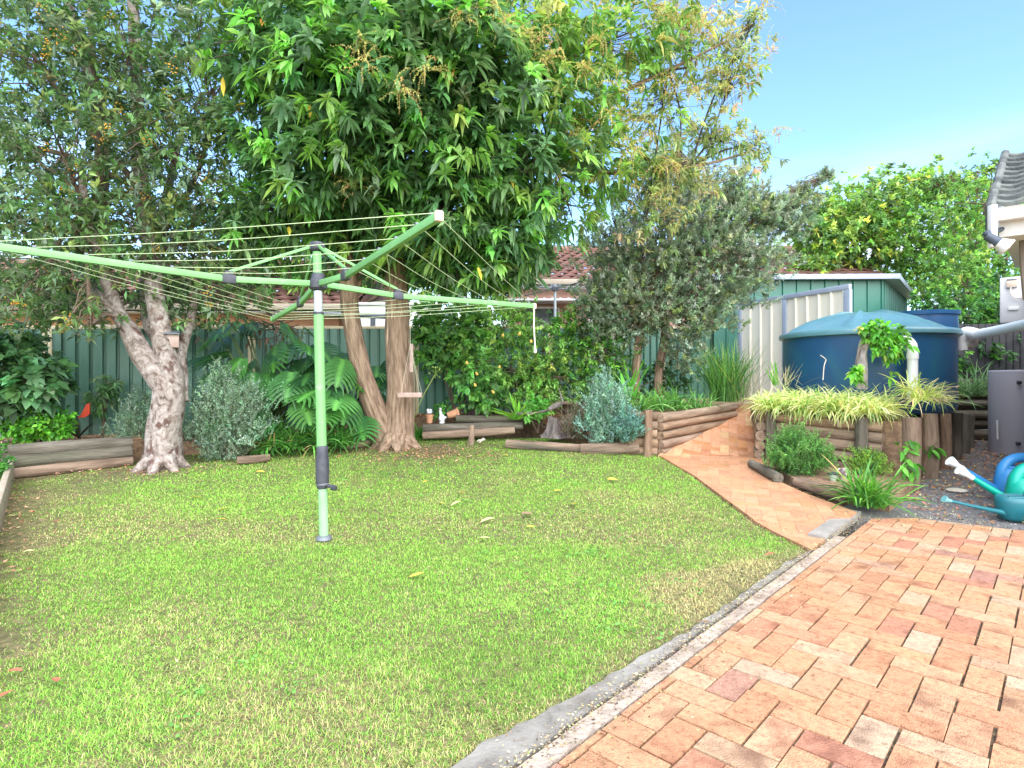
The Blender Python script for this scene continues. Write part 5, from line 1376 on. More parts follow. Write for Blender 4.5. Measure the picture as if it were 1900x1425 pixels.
limb(g, [(880, 240, 7.9), (950, 165, 7.5), (1000, 60, 7.2), (1040, -30, 7.0)], [6, 6, 4, 3], seed=25)
limb(g, [(980, 200, 7.8), (1100, 190, 7.7), (1240, 130, 7.6), (1380, 60, 7.6)], [6, 5, 3, 1.5], seed=26)
limb(g, [(800, 320, 8.1), (960, 300, 8.0), (1120, 320, 8.0), (1280, 310, 8.0), (1400, 280, 8.0)], [7, 6, 5, 3, 1.5], n=30, seed=27)
for a, seed in ((-2.7, 1), (-.2, 3), (3.0, 4), (-1.3, 5), (-2.0, 6)):
    e = np.array([math.cos(a), math.sin(a), 0])
    tube(g, [q0 + e * .14 + [0, 0, .13], q0 + e * .26 + [0, 0, .03], q0 + e * .40 + [0, 0, -.06]], [.13, .08, .03], n=8, sides=10, wob=.08, seed=seed)
g.build('trunk', BARKB, mt, smooth=True)
r = rng(202)
blobs2 = [BL(520, 60, 6.6, 120, 150, .9), BL(650, 130, 6.5, 160, 170, 1.0), BL(570, 290, 6.9, 120, 110, .8), BL(760, 60, 6.6, 170, 150, 1.0), BL(870, 120, 6.7, 150, 150, 1.0, .85), BL(720, 260, 7.0, 150, 110, .9),
          BL(860, 290, 7.2, 140, 110, .9), BL(640, 400, 7.7, 150, 70, .7), BL(830, 390, 7.4, 160, 90, .8), BL(950, 430, 7.6, 105, 80, .6, .32), BL(985, 320, 7.4, 120, 100, .8, .40), BL(470, 400, 7.3, 60, 80, .5), BL(900, 480, 7.8, 120, 60, .5), BL(800, 470, 8.6, 160, 60, .5)]
blobs2b = [BL(1040, 170, 7.4, 130, 120, .8), BL(1000, 40, 7.0, 150, 100, .8), BL(1120, 290, 7.9, 120, 90, .6), BL(1060, 400, 8.0, 60, 45, .3), BL(1170, 60, 7.3, 140, 80, .7)]
blobs2c = [BL(1280, 70, 7.6, 130, 90, .6), BL(1360, 140, 7.7, 60, 70, .4), BL(1230, 200, 7.8, 110, 80, .5), BL(1330, 250, 8.0, 80, 50, .35), BL(1260, 330, 8.0, 120, 55, .4), BL(1405, 270, 8.0, 32, 50, .2), BL(1200, 400, 8.2, 60, 70, .4), BL(1400, 40, 7.7, 32, 40, .2)]
C, A, kk = blobs_sample(blobs2, 2900, r, lo=.5, rough=.28)
Cb, Ab, kb = blobs_sample(blobs2b, 760, r, lo=.25, rough=.3)
Cc, Ac, kc = blobs_sample(blobs2c, 760, r, lo=.2, rough=.35)
g = Geo(); branches(g, [W(700, 300, 8.2), W(618, 330, 8.0), W(722, 410, 8.3)], C, kk, blobs2, r, per=16, r0=.03)
branches(g, [W(980, 200, 7.8), W(1000, 60, 7.2)], Cb, kb, blobs2b, r, per=26, r0=.016, r1=.003)
branches(g, [W(1240, 130, 7.6), W(1280, 310, 8.0)], Cc, kc, blobs2c, r, per=46, r0=.010, r1=.002)
g.build('branches', BARKD, mt)
up = np.clip(A[:, 2] * .5 + .5, 0, 1) * np.clip(.75 - A[:, 1] * .55, .2, 1.4)
young = r.random(len(C)) < .34
cols = palette(r, len(C), [(.075, .15, .055), (.06, .125, .05), (.105, .17, .085)], [4, 3, 1.6], .2); cols[young] = palette(r, young.sum(), [(.115, .265, .055), (.15, .30, .07), (.18, .29, .075)], [3, 2, 1.4], .15)
g = Geo(); rosettes(g, C, A * .55 + [0, -.15, .35] + r.normal(0, .25, A.shape), 12, .19, .052, cols, r, 1.25, .42, LANCE, .12, .2)
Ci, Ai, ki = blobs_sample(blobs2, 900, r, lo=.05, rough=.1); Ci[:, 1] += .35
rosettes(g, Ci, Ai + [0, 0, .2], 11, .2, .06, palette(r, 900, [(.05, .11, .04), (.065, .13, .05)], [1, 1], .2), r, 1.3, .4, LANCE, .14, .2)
cb = palette(r, len(Cb), [(.11, .22, .055), (.16, .25, .065), (.08, .165, .05), (.24, .27, .08)], [3, 3, 2, 2], .2)
rosettes(g, Cb, Ab * .5 + [0, -.1, .3] + r.normal(0, .3, Ab.shape), 10, .17, .045, cb, r, 1.2, .5, LANCE, .12, .2)
cc = palette(r, len(Cc), [(.17, .23, .08), (.23, .25, .10), (.28, .25, .13), (.12, .18, .07)], [3, 3, 2, 2], .2)
rosettes(g, Cc, Ac * .6 + [0, -.1, .3] + r.normal(0, .3, Ac.shape), 9, .105, .028, cc, r, 1.2, .4, LANCE, .10, .2)
g.build('crown', GLOSSY, mt)
# blossom sprays
g = Geo(); sel = [W(700, 160, 5.9), W(800, 170, 6.0), W(755, 205, 5.9), W(690, 120, 6.0), W(920, 60, 6.2), W(940, 90, 6.2), W(1100, 60, 6.8), W(1105, 110, 6.9), W(870, 80, 6.2), W(980, 110, 6.6), W(1040, 20, 6.6), W(1140, 20, 7.0), W(1180, 50, 7.1), W(1225, 40, 7.2), W(1010, 150, 6.9),
       W(675, 370, 7.1), W(860, 15, 6.2), W(1080, 170, 7.0), W(1240, 330, 7.7), W(1210, 380, 7.8), W(1390, 50, 7.5)] + [Cb[i] + [0, -.25, .05] for i in r.integers(0, len(Cb), 26)] + [Cc[i] + [0, -.1, 0] for i in r.integers(0, len(Cc), 26)]
sel = [s_ + np.array([0, -.45, 0]) for s_ in sel]; P = np.repeat(np.array(sel), 13, 0); n = len(P)
sprigs(g, P + r.normal(0, .03, P.shape), r.uniform(0, 6.28, n), r.uniform(-.3, 1.0, n), r.uniform(.16, .36, n), r.uniform(.8, 2.0, n), 22, .020, .012, palette(r, n, [(.42, .40, .13), (.36, .36, .12), (.42, .29, .13)], [3, 2, 1.6], .15), r, 1.1, .1, (.45, .37, .14), .005)
bo = g.build('blossom', MATTE, mt); bo['kind'] = 'stuff'
g = Geo(); n = 26; ids = r.choice(len(C), n); leaves(g, C[ids] + [0, -.15, 0], r.normal(0, .4, (n, 3)) + [0, -.2, -.7], .16, .05, palette(r, n, [(.5, .25, .04), (.55, .4, .06)], [1, 1]), r, LANCE, .3, .5); g.build('dying_leaves', LEAF, mt)

# ------------------------------------------------------------------ the grey-green tree over the shed
r = rng(303)
gt = thing('grey_leaved_tree', 'spreading small tree with fine grey green leaves in front of the green shed', 'tree', tuple(W(1190, 745, 9.6)))
g = Geo()
limb(g, [(1178, 755, 9.5), (1180, 690, 9.5), (1186, 630, 9.5), (1200, 560, 9.5), (1230, 480, 9.5), (1250, 400, 9.5), (1230, 300, 9.5)], [9, 8, 8, 8, 7, 5, 3], seed=31)
limb(g, [(1222, 755, 9.7), (1222, 690, 9.7), (1235, 620, 9.7), (1232, 560, 9.7), (1290, 470, 9.6), (1380, 420, 9.6), (1460, 370, 9.6), (1535, 320, 9.6)], [8, 8, 8, 7, 6, 4, 2.5, 1], n=34, seed=32)
g.build('trunk', BARKB, gt, smooth=True)
blobs3 = [BL(1230, 440, 9.5, 110, 120, .9), BL(1140, 470, 9.4, 70, 80, .7), BL(1120, 560, 9.3, 60, 70, .6), BL(1210, 560, 9.3, 120, 80, .8), BL(1320, 470, 9.5, 110, 90, .9), BL(1380, 400, 9.6, 80, 55, .7, .8), BL(1455, 395, 9.6, 55, 45, .4, .30), BL(1498, 358, 9.6, 36, 24, .2, .10), BL(1530, 328, 9.6, 20, 14, .1, .04),
          BL(1370, 345, 9.6, 28, 60, .25), BL(1300, 360, 9.6, 60, 60, .4), BL(1240, 330, 9.5, 60, 70, .5), BL(1400, 490, 9.4, 70, 50, .6), BL(1290, 590, 9.3, 90, 45, .5), BL(1330, 545, 9.3, 80, 45, .5), BL(1270, 660, 9.4, 50, 40, .4, .08), BL(1120, 650, 9.5, 50, 50, .5, .10)]
C, A, kk = blobs_sample(blobs3, 6200, r, lo=.3, rough=.30)
g = Geo(); branches(g, [W(1230, 480, 9.5), W(1290, 470, 9.6), W(1200, 560, 9.5)], C, kk, blobs3, r, per=24, r0=.014, r1=.003); g.build('branches', TWIG, gt)
cols = palette(r, len(C), [(.16, .20, .13), (.24, .28, .20), (.11, .155, .09), (.20, .25, .10)], [4, 2.6, 2.6, 1], .22)
ye = (C[:, 0] > .8) & (r.random(len(C)) < .0); g = Geo()
rosettes(g, C, A * .8 + [0, -.05, .5] + r.normal(0, .35, A.shape), 22, .066, .023, cols, r, .95, .05, SMALL, .15, .2)
g.build('crown', LEAF, gt)


# ------------------------------------------------------------------ shrubs and background trees
def shrub(name, label, cat, loc, blobs, n, per, L, Wd, cols, wts, seed, group=None, tmpl=OVAL, spread=1.1, droop=.2, lo=.35, rough=.3, m=None, stems=12, jit=.2, tw=.1, up=.35, r0=.012, trunk=None):
    r = rng(seed); h = thing(name, label, cat, tuple(loc), group)
    C, A, kk = blobs_sample(blobs, n, r, lo, rough)
    g = Geo(); b0 = np.asarray(loc, float)
    for b in range(len(blobs)):
        c = np.array(blobs[b][:3]); ids = np.nonzero(kk == b)[0]
        if len(ids) == 0: continue
        tube(g, [b0 + r.normal(0, .03, 3) * [1, 1, 0], (b0 + c) / 2 + r.normal(0, .05, 3), c], [r0 * 1.5, r0 * .6], n=7, sides=6, caps=False)
        ids = r.choice(ids, min(stems, len(ids)), replace=False); twigs(g, np.repeat(c[None], len(ids), 0), C[ids], r0 * .5, .002, r)
    g.build(trunk or 'stem', TWIG, h)
    g = Geo(); rosettes(g, C, A * .8 + [0, -.05, up] + r.normal(0, .3, A.shape), per, L, Wd, palette(r, n, cols, wts, jit), r, spread, droop, tmpl, tw, .2)
    g.build('crown' if trunk else 'foliage', m or LEAF, h)
    return h, C, A


LIME = [(.13, .25, .055), (.19, .31, .08), (.085, .175, .045), (.28, .35, .08)]
shrub('background_tree', 'yellow green tree rising behind the shed roof', 'tree', W(1580, 640, 16), [BL(1560, 400, 16, 80, 55, 1.3), BL(1640, 390, 16, 80, 60, 1.4), BL(1520, 440, 16, 55, 50, 1), BL(1600, 460, 16, 100, 50, 1.3), BL(1510, 495, 15.6, 40, 22, .5), BL(1700, 350, 16, 60, 40, 1)], 1900, 9, .17, .06,
      [(.14, .25, .06), (.23, .33, .08), (.11, .19, .07), (.36, .39, .09)], [3, 2, 3, .9], 41, 'leafy trees behind the tank', OVAL, 1.1, .2, .35, .3, trunk='trunk', r0=.05)
shrub('background_tree', 'bright green dense tree between the shed and the house roof', 'tree', W(1760, 660, 12.8), [BL(1760, 400, 14.8, 110, 60, 1.0), BL(1830, 380, 12.6, 80, 70, .9), BL(1740, 470, 15.2, 110, 70, 1.0), BL(1850, 480, 12.2, 90, 90, 1.0), BL(1800, 540, 12.0, 80, 60, .7), BL(1700, 510, 15.4, 60, 50, .7), BL(1760, 500, 13.6, 60, 60, .6), BL(1880, 570, 12, 60, 50, .6)], 4200, 10, .09, .033,
      LIME, [4, 2.4, 3, .5], 42, 'leafy trees behind the tank', OVAL, 1.1, .25, .35, .32, trunk='trunk', r0=.04)
shrub('background_tree', 'dark sparse topped tree poking above the hedge near the roof tiles', 'tree', W(1830, 640, 14.5), [BL(1850, 345, 14.5, 50, 30, .5), BL(1790, 350, 14.5, 40, 25, .5), BL(1830, 320, 14.5, 30, 16, .3, .1), BL(1740, 345, 14.5, 20, 16, .3, .1), BL(1780, 335, 14.5, 16, 22, .3, .08), BL(1880, 420, 14.5, 60, 60, .6)], 420, 8, .13, .045,
      [(.07, .13, .05), (.11, .17, .05), (.14, .10, .05)], [3, 2, 1], 43, 'leafy trees behind the tank', OVAL, 1.1, .2, .2, .3, trunk='trunk', r0=.03)
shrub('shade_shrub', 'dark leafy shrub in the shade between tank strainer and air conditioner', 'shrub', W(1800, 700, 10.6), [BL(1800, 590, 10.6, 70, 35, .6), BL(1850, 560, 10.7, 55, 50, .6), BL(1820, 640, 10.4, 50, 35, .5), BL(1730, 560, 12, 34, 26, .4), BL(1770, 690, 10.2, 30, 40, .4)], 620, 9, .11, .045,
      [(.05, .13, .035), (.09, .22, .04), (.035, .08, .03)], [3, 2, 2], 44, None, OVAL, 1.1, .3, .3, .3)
shrub('background_tree', 'mid green tree beyond the fence behind the two brown trunks', 'tree', W(560, 640, 13.5), [BL(600, 480, 13.5, 100, 90, 1.0), BL(520, 400, 14, 120, 110, 1.2), BL(450, 470, 13.5, 70, 80, .9), BL(770, 470, 13.8, 90, 80, 1.0), BL(680, 400, 14, 110, 90, 1.0), BL(900, 420, 14, 80, 90, .9), BL(840, 520, 13.4, 70, 50, .6), BL(900, 560, 13.0, 70, 40, .5), BL(790, 570, 13.0, 50, 35, .5)], 2300, 9, .16, .055,
      [(.07, .17, .04), (.12, .23, .05), (.18, .26, .06)], [3, 2, 1], 45, None, OVAL, 1.1, .3, .3, .3, trunk='trunk', r0=.05)
shrub('background_tree', 'grey green tree beyond the fence behind the berry tree', 'tree', W(120, 640, 12.0), [BL(60, 380, 12, 140, 100, 1.0), BL(200, 480, 12, 120, 70, .8), BL(-60, 480, 12, 120, 120, 1.0), BL(330, 500, 12, 80, 50, .6), BL(90, 540, 11.6, 140, 35, .5)], 900, 9, .13, .045,
      [(.07, .12, .05), (.11, .17, .06), (.15, .19, .07)], [3, 2, 1], 46, None, OVAL, 1.1, .2, .3, .3, trunk='trunk', r0=.05)

bz = lambda px, D: W(px, 700, D)[:2]
def gnd(px, D, dz=0.0):
    x, y = bz(px, D); return np.array([x, y, bedz(x, y) - .03 + dz])


shrub('lantern_shrub', 'green leafed shrub hung with yellow lantern flowers right of the twin trunks', 'shrub', gnd(850, 9.7), [BL(820, 640, 9.6, 60, 55, .5), BL(880, 690, 9.3, 60, 50, .4), BL(820, 590, 9.8, 60, 40, .4), BL(905, 740, 9.2, 45, 30, .3), BL(860, 620, 9.7, 70, 50, .5), BL(790, 600, 9.9, 30, 50, .3)], 560, 7, .115, .07,
      [(.09, .21, .05), (.14, .28, .06), (.06, .14, .04)], [3, 2, 2], 51, None, OVAL, 1.2, .35, .3, .3)
hs_ = [o for o in bpy.data.objects if o.name.startswith('lantern_shrub')][0]
r = rng(8)
for px, py in ((884, 692), (881, 713), (914, 726), (866, 672), (927, 680), (964, 618), (933, 621), (985, 632)):
    p = W(px, py, 9.0); g = lathe(Geo(), [(0, .022), (.012, .018), (.019, 0), (.024, -.022), (.018, -.036), (.0, -.036)], p, 8, axis=(r.normal(0, .3), r.normal(0, .3), 1)); g.build('lantern_flower', mat('yellow_petal', [(.62, .47, .10), (.66, .40, .09)], rough=.6, scale=20) if 'yellow_petal' not in MATS else MATS['yellow_petal'], hs_)
shrub('hedge_shrub', 'bright green arching shrub along the fence below the neighbour house', 'shrub', gnd(970, 9.9), [BL(930, 610, 9.7, 80, 45, .5), BL(1010, 650, 9.6, 80, 50, .5), BL(960, 690, 9.4, 80, 50, .4), BL(1040, 700, 9.4, 60, 50, .4), BL(890, 590, 9.9, 50, 30, .4), BL(1000, 740, 9.2, 50, 25, .3), BL(960, 575, 9.9, 40, 22, .3)], 1000, 10, .085, .03,
      LIME, [4, 2.6, 3, .4], 52, None, OVAL, 1.05, .3, .3, .3)
shrub('hedge_shrub', 'lime tipped shrub in front of the neighbour house between hedge and grey tree', 'shrub', gnd(1110, 9.7), [BL(1080, 620, 9.7, 60, 40, .4), BL(1140, 600, 9.8, 50, 50, .4), BL(1120, 670, 9.4, 70, 50, .4), BL(1050, 600, 9.9, 40, 30, .3), BL(1110, 560, 9.9, 40, 35, .3), BL(1150, 730, 9.3, 50, 30, .3)], 720, 10, .08, .028,
      [(.08, .20, .035), (.15, .30, .05), (.05, .13, .03), (.22, .33, .07)], [4, 2, 3, 1], 53, None, OVAL, 1.05, .3, .3, .3)
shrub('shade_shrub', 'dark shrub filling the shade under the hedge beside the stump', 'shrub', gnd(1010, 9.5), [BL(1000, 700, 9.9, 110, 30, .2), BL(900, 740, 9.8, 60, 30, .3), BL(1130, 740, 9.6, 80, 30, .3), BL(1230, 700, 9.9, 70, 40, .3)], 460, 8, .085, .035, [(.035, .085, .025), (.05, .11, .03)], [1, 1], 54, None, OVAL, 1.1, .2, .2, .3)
shrub('broadleaf_shrub', 'broad leafed shrub with dusty green leaves at the left edge', 'shrub', gnd(40, 7.6), [BL(30, 660, 7.3, 60, 50, .4), BL(-40, 640, 7.2, 70, 60, .5), BL(50, 720, 7.1, 60, 55, .4), BL(-20, 740, 7.0, 70, 50, .4), BL(95, 700, 7.4, 30, 40, .3)], 330, 7, .15, .085,
      [(.075, .16, .06), (.11, .21, .10), (.045, .10, .035)], [3, 2, 3], 55, None, OVAL, 1.1, .4, .3, .25)
shrub('low_shrub', 'low bright green rounded shrub on the mulch of the left bed', 'shrub', gnd(80, 7.35), [BL(82, 790, 7.2, 50, 32, .3), BL(50, 795, 7.1, 35, 28, .25), BL(105, 785, 7.3, 25, 28, .2)], 420, 8, .055, .032,
      [(.08, .24, .025), (.13, .33, .035), (.05, .15, .025)], [3, 2, 2], 56, None, OVAL, 1.1, .2, .4, .2)
shrub('low_shrub', 'small green shrub poking over the left timber board', 'shrub', gp(-12, 905), [BL(-8, 850, 5.7, 18, 40, .15), BL(-20, 880, 5.6, 22, 30, .15)], 90, 7, .06, .03, [(.07, .24, .04), (.05, .16, .03)], [1, 1], 57, None, OVAL)
shrub('palmate_shrub', 'small dull green shrub against the fence left of the berry tree', 'shrub', gnd(190, 8.2), [BL(190, 735, 8.1, 30, 28, .2), BL(205, 715, 8.2, 20, 16, .15)], 60, 8, .12, .03, [(.07, .14, .055), (.10, .18, .07)], [1, 1], 58, None, LANCE, 1.2, .5)


def greyshrub(name, label, loc, rx, ry, h, n, seed, lean=0.0, cols=((.20, .30, .19), (.29, .40, .28), (.14, .22, .13)), ll=.030, tops=True, L=None):
    r = rng(seed); o = thing(name, label, 'shrub', tuple(loc)); loc = np.asarray(loc, float)
    g = Geo(); m = n; a = r.uniform(0, 6.28, m); q = np.sqrt(r.random(m))
    P = loc + np.c_[.35 * rx * q * np.cos(a), .35 * ry * q * np.sin(a), np.zeros(m)]
    el = PI / 2 - q * r.uniform(.1, 1.1, m) * (rx / h) * .9; Ls = h * r.uniform(.55, 1.05, m) / np.clip(np.sin(el), .55, 1)
    col = palette(r, m, cols, [3, 2, 2], .15)
    sprigs(g, P, a, el.clip(.15, 1.6), Ls, r.uniform(-.2, .6, m), 34, ll * 1.2, ll * .36, col, r, .95, .25, (.16, .15, .10), .004)
    # side shoots through the whole volume
    n = n * 2
    C, A, _ = blobs_sample([[*(loc + [0, 0, h * .5]), rx * .92, ry * .92, h * .5], [*(loc + [0, 0, h * .28]), rx * 1.0, ry * 1.0, h * .3]], n * 3, r, .4, .40)
    C[:, 2] = np.maximum(C[:, 2], loc[2] + .01)
    sprigs(g, C, r.uniform(0, 6.28, n * 3), r.uniform(.5, 1.5, n * 3), r.uniform(.10, .22, n * 3), r.uniform(-.4, .6, n * 3), 22, ll * 1.25, ll * .42, palette(r, n * 3, cols, [3, 2, 2], .15), r, .9, .0, (.16, .15, .10), .003)
    f = g.build('foliage', MATTE, o)
    return o


greyshrub('silver_shrub', 'silvery green bush left of the berry tree trunk', gp(250, 850) + [0, .22, .02],   .30, .28, .74, 170, 61)
greyshrub('silver_shrub', 'large silvery green bush right of the berry tree trunk', gp(408, 858) + [0, .30, .0], .46, .36, 1.08, 380, 62)
greyshrub('silver_shrub', 'pale blue green bush beside the upright post of the ramp wall', W(1128, 822, 7.98) + [0, .08, -.02], .31, .2, .86, 170, 63, cols=((.20, .35, .26), (.30, .46, .37), (.14, .25, .16)))
greyshrub('silver_shrub', 'low blue green side bush leaning against the log post', W(1168, 822, 7.74), .15, .10, .36, 50, 64, cols=((.13, .27, .22), (.2, .36, .30), (.10, .2, .14)))
greyshrub('dry_shrub', 'half dead brown twiggy bush right of the stump', W(1075, 815, 8.5), .24, .2, .42, 70, 65, cols=((.22, .18, .12), (.14, .15, .08), (.28, .20, .15)), ll=.02)
greyshrub('planter_bush', 'fresh green fine leaved bush growing in front of the log planter', gp(1492, 893) + [.03, .15, .03], .29, .25, .43, 200, 66, cols=((.10, .25, .055), (.15, .32, .08), (.06, .16, .04)), ll=.026)
greyshrub('planter_bush', 'small yellow green tuft of fine leaves right of the planter bush', W(1612, 885, 6.3), .15, .12, .20, 40, 67, cols=((.16, .32, .05), (.24, .38, .06), (.08, .18, .04)), ll=.026)


# ------------------------------------------------------------------ strappy plants
def clump(name, label, cat, loc, n, L, Wd, el, bend, cols, wts, seed, tip=None, group=None, spread=.06, seg=6, m=None, azr=None, part='leaf_blades'):
    r = rng(seed); loc = np.asarray(loc, float); o = thing(name, label, cat, tuple(loc), group)
    P = loc + np.c_[r.normal(0, spread, (n, 2)), np.zeros(n)]; az = r.uniform(*(azr or (0, 6.283)), n)
    c = palette(r, n, cols, wts, .15); t = None if tip is None else np.tile(tip, (n, 1)) * (1 + r.normal(0, .1, (n, 1)))
    g = Geo(); straps(g, P, az, r.uniform(*el, n), L * r.uniform(.55, 1.1, n), Wd * r.uniform(.7, 1.15, n), r.uniform(*bend, n), c, seg, t, twist=r.normal(0, .35, n))
    g.build(part, m or LEAF, o); return o


q = gp(1618, 945) + [0, .06, .02]
clump('strappy_clump', 'tall dark green strappy clump at the corner of the patio', 'plant', q, 190, .52, .019, (.5, 1.5), (.3, 1.5), [(.075, .20, .035), (.11, .27, .05), (.045, .12, .03), (.3, .3, .1)], [4, 3, 2, .3], 71, None, None, .07)
clump('flax_clump', 'tall upright grassy flax clump beside the top of the ramp', 'plant', W(1345, 745, 9.35), 380, 1.0, .016, (1.0, 1.55), (.05, .75), [(.07, .17, .04), (.11, .24, .06), (.045, .11, .03), (.26, .32, .08)], [4, 3, 2, .6], 72, None, None, .12, 7)
clump('dry_flax', 'thin bleached flax stalks standing before the cream shed door', 'plant', W(1385, 740, 9.6), 60, 1.05, .009, (.75, 1.5), (.0, .4), [(.30, .28, .16), (.16, .2, .09)], [1, 1], 73, None, None, .08)
for i, (px, py, D, L, n) in enumerate(((1190, 756, 8.4, .42, 60), (1225, 752, 8.5, .46, 70), (1262, 748, 8.7, .42, 60), (1300, 748, 8.9, .45, 70), (1250, 735, 9.3, .55, 60), (1205, 740, 9.1, .5, 50))):
    clump('agapanthus', ('agapanthus clump first behind the log wall post', 'agapanthus clump second from the log wall post', 'agapanthus clump in the middle of the log wall row', 'agapanthus clump next to the tall flax', 'taller agapanthus in the back row below the flax', 'taller agapanthus in the back row behind the post')[i],
          'plant', np.array([*W(px, py, D)[:2], .72]), n, L, .022, (.45, 1.4), (.5, 1.7), [(.09, .22, .05), (.14, .30, .08), (.06, .14, .035)], [3, 2, 2], 80 + i, None, 'agapanthus along the log wall', .06)
clump('broad_flax', 'single broad green leaves rising behind the silvery bush by the post', 'plant', W(1165, 735, 9.0), 9, .62, .07, (1.0, 1.5), (.1, .6), [(.10, .32, .04), (.14, .36, .06)], [1, 1], 90, None, None, .06)
clump('broad_flax', 'broad pointed leaf in front of the tank side', 'plant', W(1440, 715, 7.9), 5, .36, .06, (.9, 1.5), (.0, .3), [(.10, .28, .05)], [1], 91, None, None, .03, azr=(2.6, 3.6))
clump('spiky_aloe', 'spiky bright green aloe like plant above the cut log', 'plant', W(962, 778, 9.0), 34, .50, .05, (.0, 1.45), (-.1, .5), [(.16, .34, .05), (.22, .40, .08), (.10, .22, .04)], [3, 2, 1], 92, None, None, .02)
clump('strappy_tuft', 'strappy green tuft right of the tank behind the posts', 'plant', W(1795, 735, 9.2), 210, .72, .016, (.3, 1.4), (.4, 1.5), [(.10, .19, .07), (.16, .26, .12), (.06, .11, .04)], [3, 2, 2], 93, None, None, .13)
clump('strappy_tuft', 'small strappy tuft at the right foot of the twin trunk tree', 'plant', gp(772, 815) + [0, .1, 0], 90, .30, .016, (.5, 1.5), (.4, 1.4), [(.07, .22, .035), (.10, .28, .05)], [1, 1], 94, None, None, .05)
clump('strappy_tuft', 'small strappy tuft low between the two brown trunks', 'plant', gnd(702, 8.9), 60, .36, .018, (.6, 1.5), (.3, 1.2), [(.08, .22, .04), (.05, .14, .03)], [1, 1], 95, None, None, .05)
for i, (px, D) in enumerate(((505, 7.72), (545, 7.78), (590, 7.86), (630, 7.95), (520, 8.05), (570, 8.1))):
    clump('lily_clump', ('dark green strappy clump leftmost behind the edging log', 'dark green strappy clump second from the left along the grass edge', 'dark green strappy clump directly left of the hoist sleeve', 'dark green strappy clump right of the hoist pole', 'back row dark strappy clump left of the hoist pole', 'back row dark strappy clump behind the hoist pole')[i], 'plant', np.array([*bz(px, D), float(G(0, D)) + .08]), 190, .46, .021, (.35, 1.5), (.5, 1.7),
          [(.06, .17, .035), (.09, .23, .045), (.035, .09, .022), (.33, .26, .12)], [4, 2.5, 2, .35], 96 + i, None, 'dark strappy clumps along the grass edge', .06)
# agapanthus flower stalk by the fence
sp_ = thing('seed_stalk', 'leaning green flower stalk with a seed head in front of the fence', 'plant', tuple(W(768, 770, 8.9)))
g = Geo(); tube(g, [W(768, 775, 8.9), W(785, 735, 8.85), W(807, 695, 8.8)], .007, n=12, sides=6); g.build('stalk', mat('green_stalk', [(.25, .32, .08), (.3, .38, .1)], rough=.6, scale=10), sp_)
r = rng(6); m = 46; p = W(808, 692, 8.8); g = Geo(); dd = nrm(r.normal(0, 1, (m, 3)) + [.1, 0, .3]); straps(g, np.repeat(p[None], m, 0), np.arctan2(dd[:, 1], dd[:, 0]), np.arcsin(dd[:, 2].clip(-.9, .99)), .085, .004, .2, (.25, .36, .10), 2); leaves(g, p + dd * .085, dd, .03, .014, palette(r, m, [(.22, .36, .08), (.35, .42, .14)], [1, 1]), r, OVAL); g.build('seed_head', LEAF, sp_)
# variegated spider plants along the planter top
r = rng(9); k = 0
for row, (off, L, n_) in enumerate(((.04, .30, 13), (-.14, .32, 12), (-.32, .34, 11), (-.5, .34, 9))):
    for i in range(n_):
        s = (i + .5 + r.normal(0, .18)) / n_
        xy = pa_ + wd_ * (s * 1.32 - .02) + wn_ * off
        n = 95; P = np.array([*xy, .79]); 
        o = clump('spider_plant', 'variegated cream and green spider plant spilling over the log planter', 'plant', P, n, L * 1.25, .015, (.3, 1.5), (.8, 2.3),
                  [(.42, .44, .19), (.30, .38, .12), (.54, .53, .32), (.12, .24, .06)], [4, 3, 2.4, 1.3], 400 + k, None, 'spider plants along the planter top', .05, 6); k += 1
for i, (px, py, D) in enumerate(((1705, 742, 6.35), (1720, 735, 6.6), (1690, 725, 6.5), (1735, 742, 6.9))):
    clump('spider_plant', 'variegated cream and green spider plant spilling over the log planter', 'plant', W(px, py, D), 60, .36, .012, (.0, 1.2), (.4, 1.8), [(.36, .40, .12), (.22, .32, .08), (.48, .44, .2)], [3, 3, 2], 470 + i, None, 'spider plants along the planter top', .05, 6)
# long runners with plantlets, hanging bits
rn = thing('spider_plant_runner', 'dry spider plant runners reaching out to the right of the planter', 'plant', tuple(W(1700, 735, 6.6))); g = Geo()
for i in range(9):
    a = W(1690 + r.normal(0, 8), 738 + r.normal(0, 5), 6.5); b = W(1745 + r.uniform(-15, 40), 728 + r.normal(0, 9), 6.6); tube(g, [a, (a + b) / 2 + [0, 0, .03], b], .004, n=8, sides=5, caps=False); m = 8; leaves(g, np.repeat(b[None], m, 0) - (b - a) * r.random((m, 1)) * .4, r.normal(0, 1, (m, 3)), .03, .012, (.6, .55, .38), r)
g.build('runner', mat('dry_runner', [(.45, .35, .18), (.6, .5, .3)], rough=.8, scale=20), rn)
sk = thing('dead_stalk', 'forked bleached twig standing up in front of the tank', 'twig', tuple(W(1527, 700, 7.0))); g = Geo(); tube(g, [W(1527, 705, 7.0), W(1529, 680, 7.0), W(1533, 667, 7.0)], .006, n=8, sides=6); tube(g, [W(1533, 668, 7.0), W(1528, 663, 7.0), W(1522, 659, 7.0)], .005, n=5, sides=6); g.build('twig', mat('bleached_twig', [(.5, .44, .38), (.62, .56, .5)], rough=.8, scale=20), sk)
clump('dry_flax', 'spray of thin dry stalks at the left end of the tank', 'plant', W(1462, 715, 7.3), 26, .34, .006, (.5, 1.5), (.0, .5), [(.42, .36, .2), (.3, .3, .15)], [1, 1], 481, None, None, .08)
